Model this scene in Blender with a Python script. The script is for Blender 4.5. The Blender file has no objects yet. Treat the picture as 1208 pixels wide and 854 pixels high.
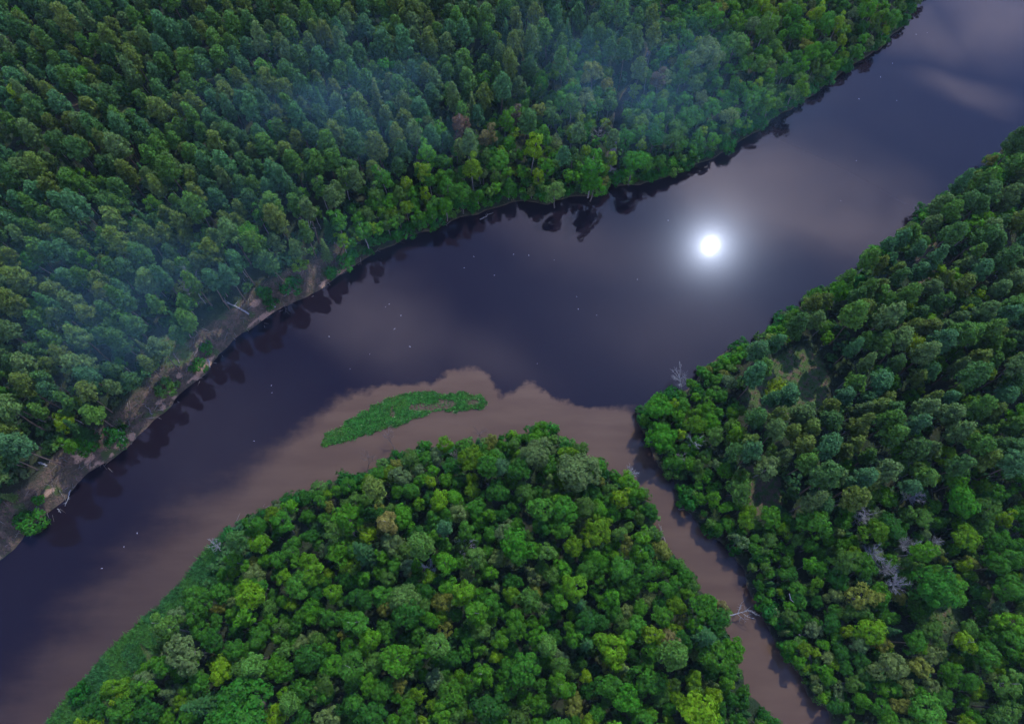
import bpy, math, random
import numpy as np
from mathutils import Vector

random.seed(11)
RNG = np.random.default_rng(11)
SC = bpy.context.scene
COL = SC.collection

# ------------------------------------------------------------------ camera
CAM_H = 130.0
TILT = math.radians(24.0)              # from straight down, towards +Y
FOC = 816.0                            # focal length in photo pixels (photo 1208 x 854)
CT, ST = math.cos(TILT), math.sin(TILT)


def at(px, py, z=0.0):
    """photo pixel -> world point at height z"""
    dx, dy = px - 604.0, 427.0 - py
    d = np.array([dx, dy * CT + FOC * ST, dy * ST - FOC * CT])
    t = (z - CAM_H) / d[2]
    return np.array([d[0] * t, d[1] * t, z])


def pix(P):
    """world points (N,3) -> photo pixels, depth"""
    P = np.asarray(P, float)
    x, y, z = P[..., 0], P[..., 1], P[..., 2] - CAM_H
    up = y * CT + z * ST
    fw = y * ST - z * CT
    return 604 + FOC * x / fw, 427 - FOC * up / fw, fw


def ats(pts, z=0.0):
    return np.array([at(p[0], p[1], z)[:2] for p in pts])


# sun: mirror image of the glint at pixel (838, 290)
_g = at(838, 290, 0.0) - np.array([0, 0, CAM_H])
_g = _g / np.linalg.norm(_g)
SUN = np.array([_g[0], _g[1], -_g[2]])
SUN_EL = math.asin(SUN[2])
SUN_AZ = math.atan2(SUN[0], SUN[1])


# ------------------------------------------------------------------ small maths
def hash2(ix, iy, seed=0):
    v = np.sin(ix * 127.1 + iy * 311.7 + seed * 74.7) * 43758.5453
    return v - np.floor(v)


def vnoise(x, y, seed=0):
    ix, iy = np.floor(x), np.floor(y)
    fx, fy = x - ix, y - iy
    fx, fy = fx * fx * (3 - 2 * fx), fy * fy * (3 - 2 * fy)
    a, b = hash2(ix, iy, seed), hash2(ix + 1, iy, seed)
    c, d = hash2(ix, iy + 1, seed), hash2(ix + 1, iy + 1, seed)
    return (a * (1 - fx) + b * fx) * (1 - fy) + (c * (1 - fx) + d * fx) * fy


def fbm(x, y, seed=0, octs=4):
    s, a, t = 0.0, 0.5, 0.0
    for k in range(octs):
        s = s + a * vnoise(x * 2 ** k, y * 2 ** k, seed + k * 13)
        t += a
        a *= 0.5
    return s / t


def inside(poly, x, y):
    c = np.zeros(np.shape(x), bool)
    n = len(poly)
    for i in range(n):
        x1, y1 = poly[i]
        x2, y2 = poly[(i + 1) % n]
        if y1 == y2:
            continue
        m = ((y1 > y) != (y2 > y)) & (x < (x2 - x1) * (y - y1) / (y2 - y1) + x1)
        c ^= m
    return c


def dist_line(line, x, y):
    d = np.full(np.shape(x), 1e9)
    for (x1, y1), (x2, y2) in zip(line[:-1], line[1:]):
        vx, vy = x2 - x1, y2 - y1
        L = vx * vx + vy * vy + 1e-9
        t = np.clip(((x - x1) * vx + (y - y1) * vy) / L, 0, 1)
        d = np.minimum(d, (x - x1 - t * vx) ** 2 + (y - y1 - t * vy) ** 2)
    return np.sqrt(d)


def smooth(a, b, v):
    t = np.clip((v - a) / (b - a), 0, 1)
    return t * t * (3 - 2 * t)


# ------------------------------------------------------------------ shores (photo pixels)
NORTH_PX = [(0, 659), (20, 640), (42, 617), (58, 603), (70, 592), (101, 560), (129, 543), (148, 527), (170, 508), (188, 493), (209, 468),
            (234, 445), (252, 428), (268, 410), (285, 392), (309, 378), (323, 368), (343, 360), (371, 343), (399, 325),
            (420, 312), (446, 297), (470, 286), (500, 276), (515, 268), (541, 259), (562, 257), (585, 247), (619, 237), (649, 241),
            (672, 232), (701, 231), (722, 224), (753, 218), (778, 211), (803, 203), (844, 185), (880, 165), (911, 142), (948, 119), (1002, 80),
            (1035, 60), (1058, 38), (1070, 22), (1090, 0)]
SOUTH_PX = [(59, 853, .5), (95, 811, .5), (148, 752, .5), (187, 719, .5), (215, 690, .5), (240, 655, 2), (258, 634, 2.5), (280, 610, 2.5), (312, 598, 2), (340, 588, 1.5), (365, 575, 2),
            (385, 568, 2.5), (422, 558, 3), (440, 552, 3), (455, 536, 4), (480, 532, 4), (500, 523, 4.5), (519, 522, 4.5), (545, 518, 4.5), (575, 519, 4.5),
            (597, 514, 5), (614, 506, 6), (640, 500, 6), (660, 510, 5), (682, 526, 3), (698, 540, 3), (718, 550, 4), (735, 557, 4.5), (750, 570, 5),
            (766, 588, 5), (768, 605, 4), (780, 636, 2.5), (790, 648, 2.5), (808, 662, 3), (822, 680, 4), (828, 694, 4), (842, 708, 3), (856, 724, 4),
            (856, 742, 3), (857, 760, 3), (868, 780, 4), (882, 798, 4), (884, 818, 4), (900, 830, 4), (916, 854, 4)]
EAST_PX = [(983, 858, .5), (977, 838, .5), (953, 820, .5), (944, 796, .5), (918, 772, .5), (906, 742, .5), (892, 712, .5), (880, 694, .5), (877, 673, .5), (860, 650, .5),
           (850, 638, .5), (827, 626, .5), (818, 608, .5), (795, 592, .5), (794, 570, .5), (778, 550, .5), (770, 533, .5), (761, 513, .5), (748, 495, .5), (752, 484, .5),
           (768, 472, 2), (790, 464, 3), (804, 458, 4), (822, 446, 5), (836, 428, 5), (853, 414, 5), (872, 402, 5), (890, 402, 5), (906, 386, 5), (920, 368, 4), (944, 360, 4), (960, 346, 4),
           (985, 338, 4), (1006, 326, 5), (1026, 306, 5), (1046, 288, 5), (1066, 272, 5), (1086, 252, 5), (1110, 232, 5), (1136, 210, 5), (1166, 188, 5), (1190, 168, 5), (1212, 152, 5)]


def world_line(px, z0=0.0):
    return np.array([at(p[0], p[1], p[2] * .5 if len(p) > 2 else z0)[:2] for p in px])


def jag(line, amp, step, seed):
    """resample a shore and roughen it"""
    out = []
    for (a, b) in zip(line[:-1], line[1:]):
        n = max(1, int(np.hypot(*(b - a)) / step))
        for k in range(n):
            out.append(a + (b - a) * k / n)
    out.append(line[-1])
    out = np.array(out)
    t = np.arange(len(out)) * step
    out[:, 0] += (fbm(t * 0.35, t * 0 + 3.3, seed) - .5) * 2 * amp
    out[:, 1] += (fbm(t * 0.35, t * 0 + 9.1, seed + 5) - .5) * 2 * amp
    return out


def unit(v):
    return v / np.linalg.norm(v)


NL = jag(jag(world_line(NORTH_PX), 0.9, 1.6, 1), .45, .7, 7)
SL = jag(world_line(SOUTH_PX), 0.6, 1.6, 2)
EL = jag(world_line(EAST_PX), 0.6, 1.6, 3)
FARD = 2200.0
flow = unit(np.array([1.0, 0.62]))
NLx = np.vstack([NL[0] - flow * FARD, NL, NL[-1] + flow * FARD])
SLx = np.vstack([SL[0] - flow * FARD, SL, SL[-1] + np.array([60.0, -120.0]), SL[-1] + np.array([500.0, -FARD])])
ELx = np.vstack([EL[0] + np.array([520.0, -FARD]), EL[0] + np.array([62.0, -120.0]), EL, EL[-1] + flow * FARD])
BIG = 9000.0
N_POLY = np.vstack([NLx, [[BIG, BIG], [-BIG, BIG]]])
S_POLY = np.vstack([SLx, [[-BIG, -BIG]], [[-BIG, SLx[0][1]]]])
E_POLY = np.vstack([ELx, [[BIG, BIG]], [[BIG, -BIG]]])
CREEK = world_line([(722, 222), (724, 205), (722, 188), (724, 168), (728, 150), (731, 132), (738, 112), (748, 97), (762, 70), (775, 30), (790, -40), (800, -140)])

BLUFF_PX = [(-80, 730), (-80, 600), (0, 560), (60, 500), (130, 440), (190, 370), (240, 320), (330, 300), (400, 290), (425, 312), (330, 378), (260, 440), (150, 540), (30, 640)]
BLUFF = ats(BLUFF_PX, 2.0)
CLEAR_PX = [  # open grassy glades: polygon, share of bare soil
    ([(872, 472), (890, 440), (915, 416), (942, 406), (968, 414), (982, 442), (976, 482), (940, 498), (900, 488)], .42),
    ([(862, 560), (885, 545), (920, 560), (930, 590), (915, 615), (885, 610), (868, 590)], .5),
    ([(1085, 720), (1110, 700), (1135, 705), (1140, 735), (1115, 750), (1085, 745)], .35),
    ([(1050, 640), (1068, 635), (1072, 665), (1058, 668)], .1),
    ([(1080, 290), (1105, 280), (1120, 300), (1095, 345), (1078, 330)], .6),
    ([(75, 95), (110, 130), (105, 165), (85, 150)], .7),
    ([(140, 110), (165, 115), (160, 150), (145, 150)], .1),
    ([(200, 440), (190, 405), (205, 395), (228, 395), (232, 425), (212, 440)], .35),
]
CLEAR = [(ats(p, 1.5), b) for p, b in CLEAR_PX]
SAND_PX = [(158, 512, 7, 5), (152, 517, 5, 3), (101, 541, 6, 2), (106, 543, 5, 1.6), (100, 556, 4, 3), (126, 536, 5, 3), (74, 554, 6, 1.2), (55, 582, 3, 4), (40, 598, 4, 2.5),
           (8, 638, 5, 2), (2, 632, 2, 5), (236, 430, 8, 5), (243, 428, 4, 3), (270, 406, 2.5, 4), (229, 448, 3, 4), (300, 362, 7, 5), (304, 359, 4, 3),
           (322, 360, 3, 4), (195, 457, 4, 2.5), (208, 468, 3, 2), (186, 475, 5, 2), (20, 585, 4, 4), (112, 530, 3, 3), (130, 520, 4, 2), (214, 446, 2, 4), (326, 365, 6, 1.2), (345, 357, 7, 1.5), (28, 628, 4, 1.5), (84, 574, 4, 1.5), (170, 500, 5, 2)]


def land_fields(x, y):
    d = np.minimum(np.minimum(dist_line(NLx, x, y), dist_line(SLx, x, y)), dist_line(ELx, x, y))
    i_n, i_s, i_e = inside(N_POLY, x, y), inside(S_POLY, x, y), inside(E_POLY, x, y)
    s = np.where(i_n | i_s | i_e, d, -d)
    dc = dist_line(CREEK, x, y)
    cw = .4 + 0.8 * fbm(x * .08, y * .08, 31) - .6 * smooth(120, 150, y)
    s = np.where(i_n, np.minimum(s, dc - cw), s)
    return s, i_n, i_s, i_e


def bluffness(x, y):
    px, py, _ = pix(np.stack([x, y, np.full_like(x, 1.5)], -1))
    t = smooth(460, 380, px)
    return t


def ground(x, y):
    """height of the land at x, y (arrays)"""
    x, y = np.asarray(x, float), np.asarray(y, float)
    s, i_n, i_s, i_e = land_fields(x, y)
    b = bluffness(x, y) * i_n
    n1 = fbm(x * .06, y * .06, 4) - .5
    n2 = fbm(x * .35, y * .35, 8) - .5
    low = .25 * smooth(0, .8, s) + 0.9 * smooth(.5, 8, s) + 1.2 * n1 * smooth(2, 12, s) + .4 * n2 * smooth(.5, 3, s)
    bl = .8 * smooth(0, .7, s) + 3.2 * smooth(.3, 6, s) + .8 * n1 * smooth(2, 12, s) + 1.3 * n2 * smooth(.4, 3, s)
    z = np.where(s > 0, low * (1 - b) + bl * b, np.maximum(s * .45, -2.5))
    return z, s, b, i_n, i_s, i_e


def gz(x, y):
    return float(ground(np.array([x]), np.array([y]))[0][0])


# ------------------------------------------------------------------ node helpers
class NT:
    def __init__(self, tree):
        self.t = tree

    def n(self, typ, **kw):
        nd = self.t.nodes.new(typ)
        for k, v in kw.items():
            if k.startswith('i_'):
                key = k[2:]
                key = int(key) if key.isdigit() else key.replace('_', ' ')
                nd.inputs[key].default_value = v
            else:
                setattr(nd, k, v)
        return nd

    def l(self, a, b):
        self.t.links.new(a, b)
        return b

    def math(self, op, a, b=None, c=None, clamp=False):
        nd = self.t.nodes.new('ShaderNodeMath')
        nd.operation = op
        nd.use_clamp = clamp
        for i, v in enumerate((a, b, c)):
            if v is None:
                continue
            if isinstance(v, (int, float)):
                nd.inputs[i].default_value = v
            else:
                self.t.links.new(v, nd.inputs[i])
        return nd.outputs[0]

    def mix(self, f, a, b, blend='MIX'):
        nd = self.t.nodes.new('ShaderNodeMix')
        nd.data_type = 'RGBA'
        nd.blend_type = blend
        for i, v in ((0, f), (6, a), (7, b)):
            if isinstance(v, (int, float)):
                nd.inputs[i].default_value = v
            elif isinstance(v, tuple):
                nd.inputs[i].default_value = (*v, 1)
            else:
                self.t.links.new(v, nd.inputs[i])
        return nd.outputs[2]

    def ramp(self, v, a, b, lo=0.0, hi=1.0, smooth_=True):
        nd = self.t.nodes.new('ShaderNodeMapRange')
        nd.interpolation_type = 'SMOOTHSTEP' if smooth_ else 'LINEAR'
        self.t.links.new(v, nd.inputs[0])
        for i, q in enumerate((a, b, lo, hi)):
            nd.inputs[1 + i].default_value = q
        return nd.outputs[0]

    def noise(self, vec, scale, detail=3, rough=.55):
        nd = self.t.nodes.new('ShaderNodeTexNoise')
        nd.inputs['Scale'].default_value = scale
        nd.inputs['Detail'].default_value = detail
        nd.inputs['Roughness'].default_value = rough
        if vec is not None:
            self.t.links.new(vec, nd.inputs['Vector'])
        return nd.outputs['Fac']


def new_mat(name):
    m = bpy.data.materials.new(name)
    m.use_nodes = True
    m.node_tree.nodes.clear()
    t = NT(m.node_tree)
    out = t.n('ShaderNodeOutputMaterial')
    return m, t, out


def leaf_material(name, source, transl=.3):
    m, t, out = new_mat(name)
    if source == 'object':
        oi = t.n('ShaderNodeObjectInfo')
        base = oi.outputs['Color']
        rnd = oi.outputs['Random']
    else:
        a = t.n('ShaderNodeVertexColor', layer_name='tint')
        base = a.outputs['Color']
        rnd = None
    tc = t.n('ShaderNodeTexCoord')
    nz = t.noise(tc.outputs['Object'], 1.7, 3)
    geo = t.n('ShaderNodeNewGeometry')
    hv = t.n('ShaderNodeHueSaturation')
    t.l(base, hv.inputs['Color'])
    isl = geo.outputs['Random Per Island']
    t.l(t.math('ADD', t.math('MULTIPLY', isl, .025), .4875), hv.inputs['Hue'])
    t.l(t.math('ADD', t.math('ADD', t.math('MULTIPLY', t.ramp(nz, .3, .7), .75), .4), t.math('MULTIPLY', isl, .5)), hv.inputs['Value'])  # leaf tone variation, contrast raised to imitate lit clump tips and dark gaps
    p = t.n('ShaderNodeBsdfPrincipled')
    t.l(hv.outputs[0], p.inputs['Base Color'])
    p.inputs['Roughness'].default_value = .65
    p.inputs['Specular IOR Level'].default_value = .12
    tr = t.n('ShaderNodeBsdfTranslucent')
    t.l(t.mix(1.0, hv.outputs[0], (1.15, 1.2, .55), 'MULTIPLY'), tr.inputs['Color'])
    mx = t.n('ShaderNodeMixShader')
    mx.inputs[0].default_value = transl
    t.l(p.outputs[0], mx.inputs[1])
    t.l(tr.outputs[0], mx.inputs[2])
    t.l(mx.outputs[0], out.inputs[0])
    return m


def bark_material(name, a, b, scale=3.0):
    m, t, out = new_mat(name)
    tc = t.n('ShaderNodeTexCoord')
    nz = t.noise(tc.outputs['Object'], scale, 4)
    p = t.n('ShaderNodeBsdfPrincipled')
    p.inputs['Roughness'].default_value = .85
    t.l(t.mix(t.ramp(nz, .35, .65), a, b), p.inputs['Base Color'])
    t.l(p.outputs[0], out.inputs[0])
    return m


M = {}
M['leaf'] = leaf_material('leaf', 'object', .4)
M['needle'] = leaf_material('needle', 'object', .28)
M['leaf_mass'] = leaf_material('leaf_mass', 'tint', .32)
M['bark_pine'] = bark_material('bark_pine', (.075, .058, .045), (.12, .082, .06))
M['bark_alder'] = bark_material('bark_alder', (.07, .06, .05), (.14, .12, .10))
M['bark_birch'] = bark_material('bark_birch', (.30, .29, .27), (.10, .09, .08), 4.0)
M['bark_pale'] = bark_material('bark_pale', (.27, .28, .285), (.17, .175, .175))
M['bark_grey'] = bark_material('bark_grey', (.20, .185, .17), (.12, .105, .09))
M['bark_dark'] = bark_material('bark_dark', (.09, .075, .065), (.15, .12, .1))
m, t, out = new_mat('foam')
p = t.n('ShaderNodeBsdfPrincipled')
p.inputs['Base Color'].default_value = (.55, .56, .6, 1)
p.inputs['Roughness'].default_value = .6
t.l(p.outputs[0], out.inputs[0])
M['foam'] = m

# ground
m, t, out = new_mat('ground')
tc = t.n('ShaderNodeTexCoord')
P = tc.outputs['Object']
n1, n2, n3 = t.noise(P, .12, 4), t.noise(P, .9, 4), t.noise(P, 3.5, 3)
floor = t.mix(t.ramp(n1, .35, .65), (.014, .030, .012), (.026, .030, .016))
floor = t.mix(t.ramp(n2, .5, .7), floor, (.03, .05, .016))


def attr(t, nm):
    return t.n('ShaderNodeAttribute', attribute_name=nm).outputs['Fac']


bank, sand, clear, bare = attr(t, 'bank'), attr(t, 'sand'), attr(t, 'clear'), attr(t, 'bare')
heath = t.mix(t.ramp(n2, .38, .6), (.118, .080, .055), (.060, .052, .032))
heath = t.mix(t.ramp(n3, .48, .66), heath, (.05, .042, .03))
heath = t.mix(t.ramp(t.noise(P, .35, 3), .56, .68), heath, (.05, .075, .022))
grass = t.mix(t.ramp(n2, .35, .65), (.045, .085, .02), (.075, .10, .035))
soil = t.mix(t.ramp(n3, .35, .65), (.12, .082, .055), (.07, .06, .034))
gl = t.mix(t.ramp(t.math('ADD', bare, t.math('MULTIPLY', t.math('SUBTRACT', n2, .5), 1.6)), .42, .62), grass, soil)
c = t.mix(t.ramp(t.math('ADD', bank, t.math('MULTIPLY', t.math('SUBTRACT', n2, .5), .9)), .3, .7), floor, heath)
c = t.mix(t.ramp(t.math('ADD', clear, t.math('MULTIPLY', t.math('SUBTRACT', n2, .5), .8)), .3, .7), c, gl)
sandc = t.mix(t.ramp(n3, .3, .7), (.40, .26, .165), (.24, .155, .10))
c = t.mix(t.ramp(t.math('ADD', sand, t.math('MULTIPLY', t.math('SUBTRACT', n3, .5), 1.1)), .35, .6), c, sandc)
p = t.n('ShaderNodeBsdfPrincipled')
p.inputs['Roughness'].default_value = .9
p.inputs['Specular IOR Level'].default_value = .15
t.l(c, p.inputs['Base Color'])
bp = t.n('ShaderNodeBump', i_Strength=.8, i_Distance=.35)
t.l(n3, bp.inputs['Height'])
t.l(bp.outputs[0], p.inputs['Normal'])
t.l(p.outputs[0], out.inputs[0])
M['ground'] = m

# water: dark peaty river with a plume of brown silt
m, t, out = new_mat('water')
tc = t.n('ShaderNodeTexCoord')
P = tc.outputs['Object']
mud, soft = attr(t, 'mud'), attr(t, 'soft')
w1 = t.math('SUBTRACT', t.noise(P, .10, 5, .6), .5)
w2 = t.math('SUBTRACT', t.noise(P, .5, 3, .5), .5)
mp = t.n('ShaderNodeMapping')
mp.inputs['Rotation'].default_value = (0, 0, math.radians(-32))
mp.inputs['Scale'].default_value = (.35, 1.6, 1)
t.l(P, mp.inputs[0])
w3 = t.math('SUBTRACT', t.noise(mp.outputs[0], .12, 4, .6), .5)
f = t.math('ADD', mud, t.math('ADD', t.math('MULTIPLY', w1, 5.5), t.math('MULTIPLY', w2, 2.6)))
f = t.math('ADD', f, t.math('MULTIPLY', w3, t.math('ADD', 3.0, t.math('MULTIPLY', soft, 1.6))))
wid = t.math('ADD', .7, soft)
k = t.math('DIVIDE', t.math('ADD', f, wid), t.math('MULTIPLY', wid, 2.0), clamp=True)
k = t.math('MULTIPLY', t.ramp(k, 0, 1), t.math('SUBTRACT', 1.0, t.math('MULTIPLY', soft, .062)))
silt = t.mix(t.ramp(t.noise(mp.outputs[0], .2, 4), .3, .7), (.078, .048, .029), (.096, .061, .037))
body = t.mix(k, (.009, .006, .010), silt)
p = t.n('ShaderNodeBsdfPrincipled')
p.inputs['IOR'].default_value = 1.33
p.inputs['Roughness'].default_value = .016
p.inputs['Specular IOR Level'].default_value = .42
t.l(body, p.inputs['Base Color'])
bp = t.n('ShaderNodeBump', i_Strength=.014, i_Distance=.05)
t.l(t.noise(P, .9, 2), bp.inputs['Height'])
t.l(bp.outputs[0], p.inputs['Normal'])
t.l(p.outputs[0], out.inputs[0])
M['water'] = m


# ------------------------------------------------------------------ mesh helpers
def mesh_from(name, V, F, mat, smooth_=False):
    """V (N,3) ; F list of faces or an int array (M,k)"""
    me = bpy.data.meshes.new(name)
    V = np.ascontiguousarray(V, np.float32)
    F = np.asarray(F)
    me.vertices.add(len(V))
    me.vertices.foreach_set('co', V.ravel())
    k = F.shape[1]
    me.loops.add(F.size)
    me.loops.foreach_set('vertex_index', np.ascontiguousarray(F, np.int32).ravel())
    me.polygons.add(len(F))
    me.polygons.foreach_set('loop_start', np.arange(len(F), dtype=np.int32) * k)
    me.update(calc_edges=True)
    if len(F) < 4000:
        me.validate()
    if smooth_:
        me.polygons.foreach_set('use_smooth', np.ones(len(F), bool))
    me.materials.append(mat)
    return me


def obj(name, me, parent=None, loc=(0, 0, 0)):
    o = bpy.data.objects.new(name, me)
    COL.objects.link(o)
    o.location = loc
    if parent is not None:
        o.parent = parent
    return o


def tag(o, label=None, cat=None, group=None, kind=None):
    if label:
        o['label'] = label
    if cat:
        o['category'] = cat
    if group:
        o['group'] = group
    if kind:
        o['kind'] = kind
    return o


def nrm(a):
    return a / (np.linalg.norm(a, axis=-1, keepdims=True) + 1e-9)


def quad_cloud(C, N, s, asp, rng, T=None):
    """leaf cards: centres, normals, half sizes -> verts (4N,3)"""
    if T is None:
        T = rng.normal(size=C.shape)
    T = nrm(T - N * np.sum(T * N, -1, keepdims=True))
    B = np.cross(N, T)
    s = np.asarray(s).reshape(-1, 1) * np.ones((len(C), 1))
    a = T * s
    b = B * s * asp
    V = np.stack([C - a, C + b - a * .1, C + a, C - b - a * .1], 1).reshape(-1, 3)
    return V


def quads_idx(n):
    return np.arange(n * 4).reshape(-1, 4)


def sphere_dirs(n, rng, zmin=-1.0):
    i = np.arange(n) + .5
    z = 1 - i / n * (1 - zmin)
    a = i * 2.39996 + rng.uniform(0, 6.28)
    r = np.sqrt(np.maximum(0, 1 - z * z))
    d = np.stack([r * np.cos(a), r * np.sin(a), z], -1)
    return nrm(d + rng.normal(size=d.shape) * .16)


def leafy_crown(seed, R, H, zc, lobes=15, subs=9, per=14, leaf=.27,  lob=(.34, .5), irregular=.2, zmin=-.5):
    """billowing broadleaf crown: lobes of small leaf clumps"""
    rng = np.random.default_rng(seed)
    C, N, S = [], [], []
    ecc = rng.uniform(1 - irregular, 1 + irregular, 2)
    for d in sphere_dirs(lobes, rng, zmin):
        ctr = d * np.array([R * ecc[0], R * ecc[1], H / 2]) * rng.uniform(.3, .9)
        lr = R * rng.uniform(*lob) * rng.uniform(.7, 1.05)
        sd = sphere_dirs(subs * 2, rng)
        sd = sd[np.sum(sd * d, 1) > -.25][:subs]
        for s0 in sd:
            n = int(per * rng.uniform(.7, 1.3))
            q = nrm(s0 + rng.normal(size=(n, 3)) * .25)
            bulge = rng.uniform(.72, 1.22)
            pos = ctr + q * lr * bulge * (1.12 - .5 * rng.uniform(0, 1, (n, 1)) ** 2) * rng.uniform(.85, 1.15)
            C.append(pos)
            N.append(nrm(q + s0 * .5 + rng.normal(size=(n, 3)) * .42 + np.array([0, 0, .25])))
            S.append(np.full(n, leaf) * rng.uniform(.65, 1.3, n))
    C, N, S = np.vstack(C), np.vstack(N), np.concatenate(S)
    C[:, 2] += zc
    return quad_cloud(C, N, S, .72, rng), len(C)


def pine_crown(seed, R, H, z0, tufts=44, per=46, long=.26):
    """Scots pine: a rounded head of dense brush-like needle clumps on whorled boughs"""
    rng = np.random.default_rng(seed)
    C, N, T, S = [], [], [], []
    ga = rng.uniform(0, 6.28)
    ecc = rng.uniform(.82, 1.18, 2)
    for i in range(tufts):
        t_ = (i + .5) / tufts
        prof = min(1.0, (1 - t_) ** .5 * 1.08) * (.55 + .45 * min(1, t_ / .3))
        ga += 2.39996 + rng.normal() * .3
        for rr, w in ((rng.uniform(.5, .86), 1.0), (rng.uniform(.15, .42), .55)):
            r = max(.1, R * prof * rr)
            z = z0 + H * t_ + rng.normal() * .2
            rad = np.array([math.cos(ga), math.sin(ga), 0])
            c = np.array([rad[0] * r * ecc[0], rad[1] * r * ecc[1], z])
            n = int(per * w * rng.uniform(.7, 1.3))
            q = nrm(rng.normal(size=(n, 3)) + rad * .35 + np.array([0, 0, .45]))
            rc = R * rng.uniform(.19, .29)
            C.append(c + q * rc * rng.uniform(.7, 1.1, (n, 1)) * np.array([1, 1, .8]))
            T.append(nrm(q + rng.normal(size=(n, 3)) * .5 + np.array([0, 0, .3])))
            N.append(nrm(q + rng.normal(size=(n, 3)) * .5 + np.array([0, 0, .5])))
            S.append(np.full(n, long) * rng.uniform(.7, 1.25, n))
    C, N, T, S = np.vstack(C), np.vstack(N), np.vstack(T), np.concatenate(S)
    N = nrm(N + np.cross(T, rng.normal(size=T.shape)) * .5)
    return quad_cloud(C, N, S, .5, rng, nrm(np.cross(N, rng.normal(size=N.shape)) + T * .8)), len(C)


def spruce_crown(seed, R, H, z0, whorls=17):
    rng = np.random.default_rng(seed)
    C, N, T, S = [], [], [], []
    for i in range(whorls):
        t_ = i / (whorls - 1)
        nb = int(9 - 4 * t_)
        a0 = rng.uniform(0, 6.28)
        L = R * (1 - t_) ** .85 + .15
        for b in range(nb):
            a = a0 + 6.283 * b / nb + rng.normal() * .12
            rad = np.array([math.cos(a), math.sin(a), 0])
            side = np.array([-math.sin(a), math.cos(a), 0])
            n = max(5, int(22 * L / R))
            u = rng.uniform(.08, 1, n)
            pos = rad * (L * u)[:, None] * rng.uniform(.85, 1.1) + side * (rng.normal(size=n) * .22 * (1.1 - u) * L * .6)[:, None]
            pos[:, 2] += z0 + H * t_ - .22 * L * u + rng.normal(size=n) * .08
            C.append(pos)
            T.append(nrm(rad + side * rng.normal(size=(n, 1)) * .8 + np.array([0, 0, -.15])))
            N.append(nrm(rng.normal(size=(n, 3)) * .35 + np.array([0, 0, 1.0])))
            S.append(rng.uniform(.22, .42, n))
    C, N, T, S = np.vstack(C), np.vstack(N), np.vstack(T), np.concatenate(S)
    N = nrm(N - T * np.sum(N * T, -1, keepdims=True))
    return quad_cloud(C, N, S, .5, rng, T), len(C)


def tube(path, rad, sides=7):
    path = np.asarray(path, float)
    n = len(path)
    tan = np.gradient(path, axis=0)
    tan = nrm(tan)
    ref = np.array([1.0, .13, .07]) if abs(tan[0][0]) < .9 else np.array([.1, 1.0, .05])
    V = []
    for i in range(n):
        u = nrm(np.cross(tan[i], ref))
        v = np.cross(tan[i], u)
        a = np.arange(sides) * 2 * math.pi / sides
        V.append(path[i] + rad[i] * (np.cos(a)[:, None] * u + np.sin(a)[:, None] * v))
    V = np.vstack(V)
    F = []
    for i in range(n - 1):
        for j in range(sides):
            k = (j + 1) % sides
            F.append((i * sides + j, i * sides + k, (i + 1) * sides + k, (i + 1) * sides + j))
    for e in (0, n - 1):
        V = np.vstack([V, path[e]])
        ci = len(V) - 1
        for j in range(0, sides):
            k = (j + 1) % sides
            a, b = e * sides + j, e * sides + k
            F.append((ci, b, a, ci) if e == 0 else (ci, a, b, ci))
    return V, [tuple(f) for f in F]


def mesh_multi(name, tubes, mat):
    V, F, o = [], [], 0
    for v, f in tubes:
        V.append(v)
        F += [tuple(dict.fromkeys(i + o for i in q)) for q in f]
        o += len(v)
    me = bpy.data.meshes.new(name)
    me.from_pydata([tuple(map(float, q)) for q in np.vstack(V)], [], F)
    me.validate()
    me.polygons.foreach_set('use_smooth', np.ones(len(me.polygons), bool))
    me.materials.append(mat)
    return me


def trunk_mesh(name, seed, top, r0, mat, limbs=0, limb_from=.5, limb_len=2.0, up=.8):
    rng = np.random.default_rng(seed)
    n = 8
    z = np.linspace(-.5, top, n)
    bend = np.cumsum(rng.normal(size=(n, 2)) * .1, 0)
    bend -= bend[0]
    path = np.column_stack([bend, z])
    rad = r0 * (1 - .85 * np.linspace(0, 1, n) ** 1.1)
    rad[0] *= 1.35
    ts = [tube(path, rad, 7)]
    for k in range(limbs):
        f = rng.uniform(limb_from, .92)
        i = f * (n - 1)
        i0 = int(i)
        p = path[i0] + (path[min(i0 + 1, n - 1)] - path[i0]) * (i - i0)
        a = k * 2.4 + rng.uniform(-.4, .4)
        d = nrm(np.array([math.cos(a), math.sin(a), up * rng.uniform(.6, 1.3)]))
        L = limb_len * rng.uniform(.7, 1.2) * (1.25 - .6 * f)
        q = np.array([p + d * L * s + np.array([0, 0, .15 * L * s * s]) for s in (0, .35, .7, 1)])
        ts.append(tube(q, r0 * (.45 - .25 * f) * np.array([1, .75, .5, .2]), 5))
    return mesh_multi(name, ts, mat)


# ------------------------------------------------------------------ tree kinds
KINDS = {}


def add_kind(key, name, cat, crowns, trunk, R, T):
    KINDS[key] = dict(name=name, cat=cat, crowns=crowns, trunks=trunk, R=R, T=T)


def crown_me(nm, vq, mat):
    V, n = vq
    return mesh_from(nm, V, quads_idx(n), mat)


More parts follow.
